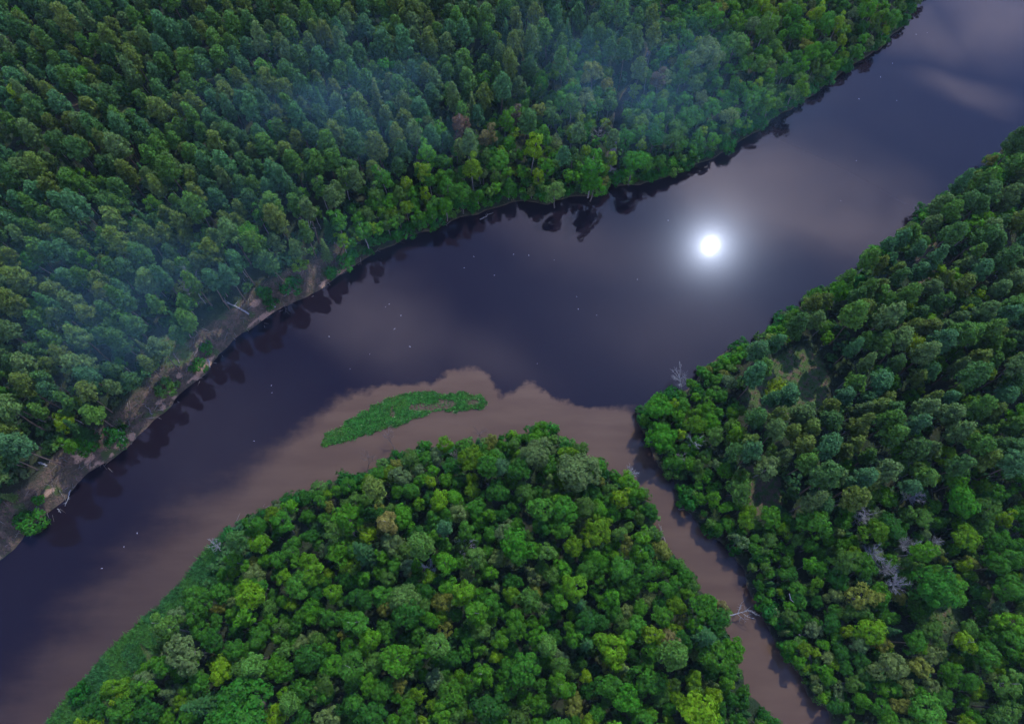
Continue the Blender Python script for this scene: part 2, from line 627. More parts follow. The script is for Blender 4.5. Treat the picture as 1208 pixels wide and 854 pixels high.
add_kind('pine', 'pine_tree', 'pine tree',
         [crown_me('pine_crown', pine_crown(100 + i, R, H * .98, 14.6 - H * .98, int(tf * 1.05)), M['needle']) for i, (R, H, tf) in
          enumerate([(2.3, 5.8, 38), (2.1, 6.8, 42), (2.5, 5.2, 38), (2.0, 5.6, 34), (2.6, 6.0, 44), (2.3, 4.6, 34), (1.9, 7.2, 40), (2.4, 6.2, 42)])],
         [trunk_mesh('pine_trunk', 10 + i, 13.8, .16, M['bark_pine'], 7, .62, 1.2, .25) for i in range(3)], 2.05, 14.6)
add_kind('birch', 'birch_tree', 'leafy tree',
         [crown_me('birch_crown', leafy_crown(200 + i, 2.0, 9.4, 10.2, 20, 10, 17, .18, (.32, .5), .22, -.7), M['leaf']) for i in range(6)],
         [trunk_mesh('birch_trunk', 20 + i, 14.5, .17, M['bark_birch'], 6, .45, 1.4, 1.0) for i in range(3)], 1.95, 15.3)
add_kind('alder', 'alder_tree', 'leafy tree',
         [crown_me('alder_crown', leafy_crown(300 + i, 2.5, 6.8, 8.0, 17, 11, 18, .19, (.3, .52), .3, -.45), M['leaf']) for i in range(9)],
         [trunk_mesh('alder_trunk', 30 + i, 10.5, .2, M['bark_alder'], 6, .45, 1.5, .9) for i in range(3)], 2.4, 11.8)
add_kind('aspen', 'aspen_tree', 'leafy tree',
         [crown_me('aspen_crown', leafy_crown(250 + i, 2.2, 8.2, 8.8, 15, 11, 18, .18, (.34, .56), .34, -.55), M['leaf']) for i in range(7)],
         [trunk_mesh('aspen_trunk', 25 + i, 12, .18, M['bark_grey'], 6, .45, 1.5, .9) for i in range(3)], 2.15, 13.2)
add_kind('dense_leafy', 'dense_leafy_tree', 'leafy tree',  # dense-crowned leafy trees split off the alders and birches, species unknown
         [crown_me('dense_leafy_crown', leafy_crown(270 + i, 2.4, 5.6, 8.0, 26, 10, 15, .17, (.24, .42), .25, -.4), M['leaf']) for i in range(7)],
         [trunk_mesh('dense_leafy_trunk', 27 + i, 9.8, .19, M['bark_alder'], 6, .45, 1.5, .9) for i in range(3)], 2.35, 10.8)
add_kind('willow', 'willow_tree', 'leafy tree',
         [crown_me('willow_crown', leafy_crown(400 + i, 2.6, 5.6, 7.4, 22, 10, 17, .17, (.24, .42), .34, -.4), M['leaf']) for i in range(6)],
         [trunk_mesh('willow_trunk', 40 + i, 9, .24, M['bark_grey'], 7, .4, 1.6, .8) for i in range(3)], 2.5, 10.2)
add_kind('oak', 'oak_tree', 'leafy tree',
         [crown_me('oak_crown', leafy_crown(500 + i, 3.8, 7.2, 9.0, 34, 12, 20, .2, (.22, .36), .15, -.35), M['leaf']) for i in range(3)],
         [trunk_mesh('oak_trunk', 50 + i, 10.5, .36, M['bark_dark'], 8, .4, 2.3, .7) for i in range(2)], 3.7, 12.4)
add_kind('spruce', 'spruce_tree', 'spruce tree',
         [crown_me('spruce_crown', spruce_crown(600 + i, 2.2, 12.0, 3.5), M['needle']) for i in range(3)],
         [trunk_mesh('spruce_trunk', 60, 15, .2, M['bark_dark'])], 2.2, 15.7)
add_kind('shrub', 'willow_shrub', 'shrub',
         [crown_me('shrub_foliage', leafy_crown(700 + i, 1.5, 2.4, 1.35, 11, 8, 14, .15, (.34, .56), .35, -.4), M['leaf']) for i in range(5)],
         [trunk_mesh('shrub_stem', 70 + i, 1.6, .06, M['bark_alder'], 5, .1, 1.0, 1.2) for i in range(2)], 1.6, 2.7)


def bare_tree_parts(seed, T, r0, R, mat, nb=11, tw=9):
    """leafless tree: trunk, then one mesh for each forked bough"""
    rng = np.random.default_rng(seed)
    n = 7
    z = np.linspace(-.4, T * .72, n)
    b = np.cumsum(rng.normal(size=(n, 2)) * .12, 0)
    b -= b[0]
    path = np.column_stack([b, z])
    trunk = mesh_multi('trunk', [tube(path, r0 * (1 - .8 * np.linspace(0, 1, n)), 6)], mat)
    boughs = []
    for k in range(nb):
        f = rng.uniform(.45, 1.0)
        p = np.array([np.interp(f * (n - 1), np.arange(n), path[:, j]) for j in range(3)])
        a = k * 2.4 + rng.uniform(-.4, .4)
        d = nrm(np.array([math.cos(a), math.sin(a), rng.uniform(.35, 1.1)]))
        L = R * rng.uniform(.75, 1.15)
        q = np.array([p + d * L * s + np.array([0, 0, .2 * L * s * s]) + rng.normal(size=3) * .08 * s for s in (0, .3, .6, .85, 1)])
        ts = [tube(q, r0 * .42 * np.array([1, .75, .55, .35, .15]), 5)]
        for j in range(tw):
            s = rng.uniform(.25, .95)
            pp = np.array([np.interp(s, (0, .3, .6, .85, 1), q[:, i]) for i in range(3)])
            dd = nrm(d + rng.normal(size=3) * .75 + np.array([0, 0, .3]))
            LL = L * rng.uniform(.22, .5)
            qq = np.array([pp, pp + dd * LL * .5 + rng.normal(size=3) * .05, pp + dd * LL])
            ts.append(tube(qq, r0 * .2 * np.array([1, .8, .35]), 4))
        boughs.append(mesh_multi('branch', ts, mat))
    return trunk, boughs


# ------------------------------------------------------------------ palettes: look word -> colour
PAL = {
    'pine': [('grey-green', (.080, .148, .036)), ('olive green', (.094, .148, .022)), ('dark green', (.046, .118, .024)), ('blue-green', (.048, .136, .042)), ('mid green', (.064, .156, .020))],
    'birch': [('bright green', (0.066, 0.204, 0.008)), ('yellow-green', (0.122, 0.224, 0.006)), ('mid green', (0.045, 0.153, 0.012)), ('soft green', (0.071, 0.168, 0.022))],
    'aspen': [('bright green', (0.059, 0.199, 0.008)), ('mid green', (0.042, 0.158, 0.011)), ('fresh green', (0.081, 0.209, 0.007)), ('dull green', (0.059, 0.133, 0.018))],
    'alder': [('mid green', (0.040, 0.149, 0.010)), ('deep green', (0.026, 0.114, 0.012)), ('bright green', (0.057, 0.189, 0.008)), ('soft green', (0.066, 0.163, 0.022)), ('fresh green', (0.050, 0.171, 0.013))],
    'dense_leafy': [('leaf green', (0.050, 0.165, 0.009)), ('dark green', (0.026, 0.112, 0.010)), ('yellowish green', (0.088, 0.184, 0.006)), ('mid green', (0.040, 0.143, 0.010))],
    'willow': [('pale grey-green', (0.117, 0.178, 0.044)), ('silvery green', (0.100, 0.168, 0.056)), ('pale olive', (0.146, 0.175, 0.026))],
    'oak': [('deep green', (0.038, 0.143, 0.010)), ('pale green', (0.122, 0.194, 0.036)), ('grey-green', (0.095, 0.155, 0.032))],
    'spruce': [('dark green', (.026, .090, .020)), ('pale tipped', (.082, .140, .028))],
    'shrub': [('fresh green', (.034, .165, .012)), ('cool green', (.022, .136, .020)), ('pale green', (.070, .178, .028)), ('deep green', (.018, .115, .012))],
}
NAMED = {'lime green': (.11, .25, .006), 'bright lime green': (.135, .27, .006), 'olive gold': (.21, .20, .05), 'reddish brown': (.135, .082, .048), 'yellow-green': (.13, .21, .008),
         'greyish brown': (.105, .085, .06), 'pale green': (.092, .19, .036), 'grey-green': (.10, .165, .046), 'deep green': (.030, .142, .010), 'bright green': (.044, .19, .008), 'tawny': (.14, .13, .04)}

TREES = []        # dicts of what is to be planted


def plant(kind, x, y, s, look, col, sz=1.0, label=None, tilt=None, var=None, z=None):
    z = gz(x, y) if z is None else float(z)
    k = KINDS[kind]
    # crown centre for labels / sorting
    TREES.append(dict(kind=kind, x=x, y=y, z=z, s=s, sz=sz, look=look, col=col, label=label, tilt=tilt, var=var,
                      top=z + k['T'] * s * sz, r=k['R'] * s))


def pick(kind, rng=random):
    w, c = rng.choice(PAL[kind])
    j = rng.uniform(.86, 1.16)
    return w, tuple(min(.9, v * j * rng.uniform(.95, 1.05)) for v in c)


def at_crown(px, py, kind, s, sz=1.0, frac=.72):
    """ground spot of a tree whose crown centre shows at a photo pixel"""
    h = KINDS[kind]['T'] * s * sz * frac
    p = at(px, py, h + 1.0)
    for _ in range(2):
        p = at(px, py, h + max(0, gz(p[0], p[1])))
    return p[0], p[1]


# named single trees (kind, px, py, scale, stretch, colour, label)
SPECIAL = [
    ('birch', 455, 613, .95, .9, 'olive gold', 'olive gold tree standing pale among the green crowns of the peninsula'),
    ('willow', 457, 641, .85, .9, 'grey-green', 'small grey-green tree just below the olive gold one'),
    ('oak', 474, 706, .72, 1.05, 'pale green', 'tall pale green knobbly tree in the middle of the peninsula'),
    ('alder', 293, 706, 1.0, 1, 'lime green', 'lime green tree with ragged edge near the grassy lower shore'),
    ('oak', 286, 834, 1.32, .9, 'deep green', 'very broad round deep green crown at the bottom edge'),
    ('alder', 264, 793, .85, .95, 'bright lime green', 'bright lime tree just above the very broad round crown'),
    ('willow', 222, 768, 1.1, 1.1, 'grey-green', 'tall pale olive tree above the dense grey-green group'),
    ('alder', 324, 845, .7, .9, 'bright lime green', 'small lime green tree touching the very broad round crown'),
    ('oak', 633, 532, .8, 1.15, 'grey-green', 'large pale grey-green tree at the tip of the peninsula'),
    ('oak', 686, 556, 1.0, 1.0, 'grey-green', 'broad pale grey-green tree beside the mouth of the brown side river'),
    ('alder', 822, 838, 1.1, 1, 'bright lime green', 'round yellow-green tree near the bottom edge beside the side river'),
    ('alder', 745, 826, .95, 1, 'bright green', 'bright green tree left of the round yellow-green one at the bottom'),
    ('alder', 729, 763, .95, .9, 'lime green', 'lime green crown in the dark lower middle of the peninsula'),
    ('alder', 602, 640, .95, 1, 'bright green', 'bright green tree set apart by dark gaps on the peninsula'),
    ('alder', 518, 590, .75, .95, 'lime green', 'small lime green crown under the shore trees of the peninsula'),
    ('birch', 540, 143, 1.05, .9, 'reddish brown', 'reddish brown tree in the middle of the green north forest'),
    ('birch', 573, 158, .9, .9, 'tawny', 'tawny tree just right of the reddish brown one'),
    ('birch', 606, 136, .8, .9, 'greyish brown', 'greyish brown thin crown above the river forest'),
    ('birch', 780, 92, .85, .85, 'greyish brown', 'greyish brown crown beside the upper creek'),
    ('birch', 771, 46, .72, 1.05, 'bright lime green', 'upright lime green tree above the creek'),
    ('birch', 783, 62, .7, 1.0, 'bright green', 'bright green narrow tree beside the upright lime one'),
    ('shrub', 354, 316, 1.0, 1, 'bright lime green', 'little lime green bush at the forest edge over the brown bank'),
    ('shrub', 312, 347, 1.2, 1.2, 'deep green', 'green bush beside the sandy scar on the bank'),
    ('shrub', 103, 523, 1.5, 1.2, 'deep green', 'green bush at the foot of a pine on the bank'),
    ('shrub', 30, 617, 1.7, .8, 'deep green', 'low green bush on the eroded bank edge'),
    ('shrub', 917, 462, 1.7, 1, 'yellow-green', 'yellow-green bush in the open glade'),
    ('alder', 1114, 540, .85, .9, 'bright lime green', 'bright lime tree on the edge between pines and leafy wood'),
    ('alder', 1136, 590, 1.1, .9, 'bright green', 'broad bright green crown at the edge of the lower wood'),
    ('birch', 1100, 375, .8, .9, 'lime green', 'lime green tree among the upper grey-green pines'),
    ('birch', 1084, 405, 1.0, .9, 'yellow-green', 'yellow-green tree among the pines of the upper slope'),
    ('oak', 1103, 690, .95, 1.0, 'deep green', 'big dark dome-shaped tree beside the grassy glade'),
    ('alder', 1030, 740, .9, .95, 'lime green', 'lime green tree in the lower wood'),
    ('birch', 700, 193, 1.05, 1.0, 'bright green', 'tall light green tree left of the creek mouth'),
    ('alder', 700, 216, .85, .9, 'bright green', 'round bright tree at the water left of the creek mouth'),
    ('alder', 656, 222, .85, .95, 'pale green', 'pale green rounded tree at the water edge'),
    ('alder', 748, 190, 1.0, .95, 'bright green', 'bright round tree right of the creek mouth'),
    ('oak', 830, 62, 1.0, 1.0, 'grey-green', 'big hazy grey-green crown above the river forest'),
    ('willow', 935, 110, .8, .9, 'pale green', 'pale tree at the upper waterline'),
    ('oak', 783, 512, .72, .9, 'bright green', 'round bright green dome at the corner of the side river mouth'),
    ('alder', 778, 478, .95, .85, 'bright green', 'round green tree at the very corner of the east bank'),
    ('birch', 905, 548, .95, .85, 'grey-green', 'tall greyish tree over the bare glade'),
    ('birch', 1032, 302, .9, .9, 'bright green', 'bright green tree leaning at the water on the east bank'),
    ('birch', 402, 285, .7, .85, 'lime green', 'slim lime green tree near the bank'),
    ('birch', 570, 70, .7, .9, 'lime green', 'small lime crown high in the pine forest'),
    ('birch', 325, 148, .85, .9, 'bright green', 'bright green tree alone among dark pines'),
    ('birch', 100, 208, .8, .9, 'lime green', 'lime green birch among dark pines of the west forest'),
    ('birch', 88, 170, .8, .9, 'yellow-green', 'yellow-green leaning tree beside a pale dead trunk'),
    ('birch', 120, 45, .9, .9, 'yellow-green', 'yellow-green tree near the top of the west forest'),
    ('birch', 108, 24, .85, .9, 'bright green', 'bright green tree behind the yellow-green one at the top'),
    ('birch', 455, 80, 1.0, .9, 'bright green', 'bright green tall tree in the hazy upper forest'),
    ('birch', 485, 155, 1.0, .9, 'bright green', 'bright green tree left of the reddish brown one'),
    ('birch', 790, 755, .8, .8, 'tawny', 'tawny green tree over the side river'),
    ('birch', 850, 718, .7, .7, 'tawny', 'faded tree leaning over the white fallen branches'),
]
BARE_SPOTS = [(1024, 608, .95, 'pale'), (1084, 584, .9, 'pale'), (1081, 640, .95, 'pale'), (1035, 654, 1.0, 'pale'), (1050, 671, .85, 'pale'), (1062, 690, .95, 'pale'), (1107, 637, .6, 'pale')]

for kd, px, py, s, sz, cn, lab in SPECIAL:
    frac = {'shrub': .5, 'pine': .8, 'spruce': .6}.get(kd, .74)
    x, y = at_crown(px, py, kd, s, sz, frac)
    plant(kd, x, y, s, cn, NAMED[cn], sz, lab)

# ------------------------------------------------------------------ forest zones: polygon of crown tops (photo px), mean crown height, mix
ZONES = [
    # west pine forest
    ([(-60, -60), (620, -60), (640, 60), (560, 130), (480, 170), (400, 215), (395, 290), (330, 335), (265, 345), (225, 400), (170, 460), (115, 500), (60, 550), (-60, 640)],
     15, [('pine', .88), ('birch', .05), ('spruce', .05), ('aspen', .02)], 1.0, 'west pine forest'),
    # band along the river
    ([(395, 300), (400, 215), (480, 170), (560, 130), (640, 60), (720, 70), (730, 205), (640, 232), (540, 255), (420, 308)],
     10, [('birch', .36), ('alder', .14), ('aspen', .22), ('dense_leafy', .14), ('pine', .05), ('willow', .09)], .95, 'river forest'),
    # behind it
    ([(620, -60), (800, -60), (770, 60), (735, 110), (640, 60)], 13, [('pine', .62), ('birch', .16), ('aspen', .14), ('spruce', .08)], 1.0, 'upper creek forest'),
    # north-east leafy bank
    ([(735, 205), (735, 110), (770, 60), (800, -60), (1130, -60), (1085, -5), (1040, 50), (940, 115), (840, 178)],
     9, [('alder', .28), ('aspen', .22), ('dense_leafy', .22), ('birch', .14), ('willow', .14)], 1.0, 'northeast leafy bank'),
    # peninsula
    ([(86, 900), (82, 860), (168, 772), (240, 700), (277, 638), (320, 603), (372, 578), (450, 550), (520, 524), (600, 512), (640, 502), (690, 535), (745, 562), (768, 592),
      (780, 640), (822, 682), (855, 728), (856, 760), (880, 800), (890, 830), (918, 860), (930, 920)],
     6.5, [('alder', .28), ('willow', .12), ('aspen', .19), ('dense_leafy', .27), ('birch', .10), ('pine', .02), ('spruce', .02)], .92, 'peninsula'),
    # east pines
    ([(858, 520), (900, 410), (960, 352), (1040, 292), (1110, 235), (1215, 155), (1290, 120), (1290, 540), (1120, 560), (1010, 585), (960, 600), (930, 560)],
     13.5, [('pine', .86), ('birch', .06), ('aspen', .08)], .94, 'east pine slope'),
    # east water edge
    ([(752, 490), (790, 466), (830, 430), (880, 400), (905, 385), (960, 345), (1040, 285), (1110, 232), (1208, 155), (1215, 175), (1120, 245), (1050, 305), (960, 372), (900, 420),
      (858, 520), (880, 560), (860, 650), (795, 580), (765, 520)],
     8, [('alder', .55), ('aspen', .2), ('birch', .1), ('willow', .15)], .95, 'east shore'),
    # east leafy wood
    ([(860, 640), (865, 600), (930, 590), (1010, 585), (1120, 560), (1290, 540), (1290, 920), (985, 920), (975, 838), (945, 795), (905, 735), (880, 690)],
     8.5, [('alder', .30), ('aspen', .18), ('dense_leafy', .28), ('birch', .09), ('willow', .11), ('spruce', .02), ('pine', .02)], .92, 'lower east wood'),
]
CELL = 4.0
GRID = {}


def near_ok(x, y, r, f):
    ci, cj = int(x // CELL), int(y // CELL)
    for i in range(ci - 2, ci + 3):
        for j in range(cj - 2, cj + 3):
            for (a, b, q) in GRID.get((i, j), ()):
                if (a - x) ** 2 + (b - y) ** 2 < ((r + q) * f) ** 2:
                    return False
    return True


def put(x, y, r):
    GRID.setdefault((int(x // CELL), int(y // CELL)), []).append((x, y, r))


for T_ in TREES:
    if T_['kind'] != 'shrub':
        put(T_['x'], T_['y'], T_['r'] * .8)

for (bx_, by_, bs_, bm_) in BARE_SPOTS:
    q_ = at(bx_, by_, 8.5 * bs_)
    put(q_[0], q_[1], 1.7)
glade_px = [np.array(p) for p, b in CLEAR_PX]
for poly, hc, mixk, fdist, zname in ZONES:
    pp = np.array(poly, float)
    wp = ats(poly, hc)
    lo, hi = wp.min(0) - 2, wp.max(0) + 2
    n = int((hi[0] - lo[0]) * (hi[1] - lo[1]) * 1.4)
    X, Y = RNG.uniform(lo[0], hi[0], n), RNG.uniform(lo[1], hi[1], n)
    qx, qy, _ = pix(np.stack([X, Y, np.full(n, hc)], -1))
    ok = inside(pp, qx, qy)
    X, Y = X[ok], Y[ok]
    Z, S_, B_, *_r = ground(X, Y)
    gx, gy, _ = pix(np.stack([X, Y, np.full(len(X), 1.0)], -1))
    bad = np.zeros(len(X), bool)
    for g in glade_px:
        bad |= inside(g, gx, gy)
    # density patches: some darker, thinner places
    thin = fbm(X * .045, Y * .045, 77)
    for x, y, z, s_, bl, b_, th in zip(X, Y, Z, S_, B_, bad, thin):
        if b_ or s_ < (2.4 if bl > .5 else .5):
            continue
        if bl > .5 and s_ < 4 and random.random() < .35:
            continue
        if th > .64 and random.random() < .55:
            continue
        u, kd = random.random(), mixk[-1][0]
        for kk, w in mixk:
            if u < w:
                kd = kk
                break
            u -= w
        s = random.choice((random.uniform(.5, .75), random.uniform(.65, .95), random.uniform(.8, 1.25)))
        s *= .81
        if s_ < 6.5 and zname in ('east shore', 'lower east wood') and x > 20 and y < 75:
            s *= .74
        if kd == 'pine':
            s = random.uniform(.75, 1.12)
        if s_ < 4 and kd != 'pine':
            s *= .82
        r = KINDS[kd]['R'] * s
        if not near_ok(x, y, r, (.78 if kd == 'pine' else .73) * fdist):
            continue
        put(x, y, r)
        w, c = pick(kd)
        plant(kd, x, y, s, w, c, random.uniform(.86, 1.12), z=z)
        TREES[-1]['zone'] = zname

# shrubs along the waterlines
for line, gap, zname in ((NL, 1.5, 'north'), (SL, 2.6, 'south'), (EL, 2.5, 'east')):
    acc = 0
    for a, b in zip(line[:-1], line[1:]):
        acc += np.hypot(*(b - a))
        if acc < gap * random.uniform(.7, 1.3):
            continue
        acc = 0
        t_ = unit(b - a)
        nn = np.array([-t_[1], t_[0]])
        if zname != 'north':
            pass
        off = random.uniform(.3, 2.2)
        q = a + nn * off
        s_ = land_fields(np.array([q[0]]), np.array([q[1]]))[0][0]
        if s_ < .2:
            q = a - nn * off
            s_ = land_fields(np.array([q[0]]), np.array([q[1]]))[0][0]
            if s_ < .2:
                continue
        px, py, _ = pix(np.array([q[0], q[1], 1.0]))
        if zname == 'north' and px < 410 and random.random() < .86:
            continue
        if zname == 'south' and px < 262 and random.random() < .93:
            continue
        if not (-30 < px < 1240 and -30 < py < 885):
            continue
        w, c = pick('shrub')
        plant('shrub', q[0], q[1], random.uniform(.65, 1.35), w, c, random.uniform(.75, 1.3))
        TREES[-1]['zone'] = 'shore'

# ------------------------------------------------------------------ which trees are individuals
for T_ in TREES:
    k = KINDS[T_['kind']]
    h = {'shrub': .5, 'pine': .8, 'spruce': .6}.get(T_['kind'], .74)
    T_['px'], T_['py'], dep = [float(v) for v in pix(np.array([T_['x'], T_['y'], T_['z'] + (T_['top'] - T_['z']) * h]))]
    T_['size'] = T_['r'] / dep
    T_['in'] = -14 < T_['px'] < 1222 and -14 < T_['py'] < 868
LIMIT = 310
MASS = []
by = {}
for T_ in TREES:
    by.setdefault(KINDS[T_['kind']]['name'], []).append(T_)
SINGLE = []
for nm, L in by.items():
    L.sort(key=lambda q: (q['label'] is None, not q['in'], -q['size']))
    keep = [q for q in L if q['in'] or q['label']][:LIMIT]
    ids = set(map(id, keep))
    SINGLE += keep
    MASS += [q for q in L if id(q) not in ids]
    print('KIND', nm, len(L), 'in view', sum(q['in'] for q in L), 'single', len(keep))
print('MASS', len(MASS), 'of which in frame', sum(q['in'] for q in MASS))

# ------------------------------------------------------------------ labels
MARKS = [
    (735, 215, 'the creek mouth'), (728, 140, 'the narrow creek'), (771, 46, 'the upright lime green tree'), (540, 143, 'the reddish brown tree'), (606, 136, 'the greyish brown tree'),
    (300, 362, 'the sandy scar by the log'), (236, 430, 'the widest sandy scar'), (158, 512, 'the tall sandy scar'), (74, 554, 'the lower eroded bank'), (8, 630, "the bank's lower end"),
    (225, 337, 'the whitish dead tree'), (455, 613, 'the olive gold tree'), (474, 706, 'the tall pale knobbly tree'), (293, 706, 'the ragged lime tree'), (286, 834, 'the very broad round crown'),
    (633, 532, 'the peninsula tip'), (686, 556, 'the broad pale peninsula tree'), (480, 545, 'the islet-facing dead tree'), (822, 838, 'the round yellow-green tree'), (729, 763, "the peninsula's lime crown"),
    (602, 640, 'the bright gap tree'), (345, 610, 'the curving shore'), (150, 790, 'the grassy lower shore'), (870, 725, 'the white fallen branches'), (780, 640, 'the side river snag'),
    (800, 450, 'the grey waterside bare tree'), (765, 500, 'the side river corner'), (917, 462, 'the yellow-green glade bush'), (895, 585, 'the bare soil glade'), (950, 430, 'the upper glade'),
    (1095, 310, 'the upper east glade'), (1035, 302, 'the bright leaning tree'), (1160, 200, "the east shore's top"), (1084, 405, 'the yellow-green slope tree'), (1114, 540, 'the pine-edge lime tree'),
    (1050, 665, 'the pale leafless trees'), (1112, 725, 'the grassy lower glade'), (955, 770, 'the long fallen trunk'), (1030, 740, "the lower wood's lime tree"), (1160, 810, 'the lower right corner'),
    (1180, 640, 'the lower right edge'), (1180, 470, 'the middle right edge'), (1180, 300, 'the upper right edge'), (1010, 480, 'the middle pine slope'), (1000, 830, "the side river's lower end"),
    (40, 40, 'the upper left corner'), (120, 35, 'the yellow-green top tree'), (230, 40, 'the left top edge'), (340, 30, 'the top edge before the haze'), (440, 30, 'the top edge in the haze'), (560, 30, 'the central top edge'),
    (670, 30, 'the top edge by the creek'), (860, 40, 'the big hazy crown'), (960, 40, 'the upper right forest'), (1040, 20, "the north shore's top"), (920, 120, 'the upper waterline'), (820, 160, 'the eastern creek shore'),
    (60, 130, "the west forest's bare gap"), (100, 208, 'the western lime birch'), (200, 130, 'the upper west pines'), (325, 148, 'the lone bright tree'), (440, 110, 'the blue haze'), (30, 250, 'the upper left edge'),
    (150, 270, 'the middle west pines'), (270, 230, 'the pine forest centre'), (380, 230, 'the forest over dark reflections'), (460, 260, 'the darkly mirrored shore'), (570, 220, 'the western creek shore'), (30, 400, 'the middle left edge'),
    (110, 400, 'the pines above the bank'), (320, 300, "the brown bank's forest edge"), (40, 510, 'the lower left edge'), (640, 90, 'the hazy western creekside'), (400, 800, 'the bottom edge left half'), (520, 790, 'the bottom edge centre'),
    (640, 800, 'the bottom edge right half'), (570, 720, 'the heart of the peninsula'), (650, 700, "the peninsula's dark hollow"), (740, 690, 'the side river slope'), (380, 690, "the peninsula's western half"), (540, 600, "the peninsula's northern crowns"),
]
KWORD = {'pine': 'pine', 'birch': 'tall tree', 'alder': 'rounded tree', 'dense_leafy': 'dense leafy tree', 'aspen': 'oval tree', 'willow': 'fine-leaved tree', 'oak': 'broad-crowned tree', 'spruce': 'pointed conifer', 'shrub': 'bush'}
ORD = ['first', 'second', 'third', 'fourth', 'fifth', 'sixth', 'seventh', 'eighth', 'ninth', 'tenth', 'eleventh', 'twelfth']
groups = {}
for T_ in SINGLE:
    if T_['label']:
        continue
    # own mark is never a tree itself
    best = min(MARKS, key=lambda q: (q[0] - T_['px']) ** 2 + (q[1] - T_['py']) ** 2)
    dx, dy = T_['px'] - best[0], T_['py'] - best[1]
    edge = ('edge' in best[2] and 'forest' not in best[2] and 'pine-edge' not in best[2]) or best[2] in ('the upper left corner', 'the lower right corner')
    if edge:
        rel = 'near'
    elif math.hypot(dx, dy) < 20:
        rel = 'close to'
    elif abs(dx) > abs(dy):
        rel = 'right of' if dx > 0 else 'left of'
    else:
        rel = 'below' if dy > 0 else 'above'
    rs = T_['s'] / (1.0 if T_['kind'] != 'pine' else .97)
    size = 'small ' if rs < .78 else ('large ' if rs > 1.08 else '')
    T_['stemtxt'] = (size, T_['look'], KWORD[T_['kind']], rel, best[2])
    groups.setdefault(T_['stemtxt'], []).append(T_)
for key, L in groups.items():
    size, look, kw, rel, mk = key
    if len(L) == 1:
        L[0]['label'] = f'{size}{look} {kw} {rel} {mk}'
        continue
    L.sort(key=lambda q: q['px'])
    n = len(L)
    for i, q in enumerate(L):
        if n == 2:
            o_ = 'left of two' if i == 0 else 'right of two'
            q['label'] = f'{size}{look} {kw} {rel} {mk}, {o_}'
        else:
            o_ = 'leftmost' if i == 0 else ('rightmost' if i == n - 1 else ORD[min(i, 11)] + ' from left')
            q['label'] = f'{size}{look} {kw} {rel} {mk}, {o_}'
GROUP = {'pine': 'pine trees of the forest', 'birch': 'tall leafy trees of the forest', 'alder': 'rounded leafy trees of the forest', 'dense_leafy': 'dense leafy trees of the forest', 'aspen': 'oval leafy trees of the forest', 'willow': 'pale fine-leaved trees of the forest',
         'oak': 'broad-crowned trees of the forest', 'spruce': 'pointed conifers of the forest', 'shrub': 'bushes along the waterline'}

# ------------------------------------------------------------------ plant the individuals
protos = {}


def tree_object(T_):
    kd = T_['kind']
    k = KINDS[kd]
    cr, tr = random.randrange(len(k['crowns'])), random.randrange(len(k['trunks']))
    pr = protos.get((kd, cr, tr))
    if pr is None:
        root = bpy.data.objects.new(k['name'], None)
        root.empty_display_size = .5
        COL.objects.link(root)
        t_ = obj('trunk' if kd != 'shrub' else 'stem', k['trunks'][tr], root)
        c_ = obj('crown' if kd != 'shrub' else 'foliage', k['crowns'][cr], root)
        protos[(kd, cr, tr)] = (root, t_, c_)
    else:
        root = pr[0].copy()
        t_, c_ = pr[1].copy(), pr[2].copy()
        for o in (root, t_, c_):
            COL.objects.link(o)
        t_.parent = root
        c_.parent = root
    root.location = (T_['x'], T_['y'], T_['z'] - .1)
    s = T_['s']
    root.scale = (s * random.uniform(.93, 1.07), s * random.uniform(.93, 1.07), s * T_['sz'])
    tl = math.radians(3.0)
    root.rotation_euler = (random.gauss(0, tl), random.gauss(0, tl), random.uniform(0, 6.283))
    c_.color = (*T_['col'], 1)
    tag(root, T_['label'], k['cat'], GROUP[kd])
    return root


for T_ in SINGLE:
    tree_object(T_)

# the far and outside rest as one wood
if MASS:
    VV, TT, off = [], [], 0
    lite = {}
    for kd in KINDS:
        lite[kd] = []
        for i in range(3):
            if kd == 'pine':
                v, n = pine_crown(900 + i, 2.3, 5.8, 8.8, 32, 24, .36)
            elif kd == 'spruce':
                v, n = spruce_crown(910 + i, 2.2, 12, 3.5, 12)
            elif kd == 'birch':
                v, n = leafy_crown(920 + i, 2.0, 8.5, 11.2, 15, 6, 9, .36, (.36, .52), .15, -.6)
            elif kd == 'oak':
                v, n = leafy_crown(930 + i, 3.8, 7.2, 9.0, 20, 7, 10, .4, (.28, .4), .12, -.35)
            elif kd == 'shrub':
                v, n = leafy_crown(940 + i, 1.5, 2.4, 1.35, 7, 5, 7, .3, (.38, .56), .3, -.4)
            else:
                v, n = leafy_crown(950 + i, 2.5, 6.2, 8.3, 13, 6, 10, .38, (.36, .52), .2, -.4)
            lite[kd].append(v)
    for q in MASS:
        v = random.choice(lite[q['kind']]) * np.array([q['s'], q['s'], q['s'] * q['sz']])
        a = random.uniform(0, 6.283)
        ca, sa = math.cos(a), math.sin(a)
        w = np.stack([v[:, 0] * ca - v[:, 1] * sa + q['x'], v[:, 0] * sa + v[:, 1] * ca + q['y'], v[:, 2] + q['z']], -1)
        VV.append(w)
        TT.append(np.tile(np.array([*q['col'], 1.0], np.float32), (len(w), 1)))
    VV, TT = np.vstack(VV), np.vstack(TT)
    me = mesh_from('distant_wood', VV, quads_idx(len(VV) // 4), M['leaf_mass'])
    ca = me.color_attributes.new('tint', 'FLOAT_COLOR', 'POINT')
    ca.data.foreach_set('color', np.ascontiguousarray(TT, np.float32).ravel())
    wood = obj('distant_wood', me)
    tag(wood, 'far pine wood closing the upper edge', None, None, 'stuff')

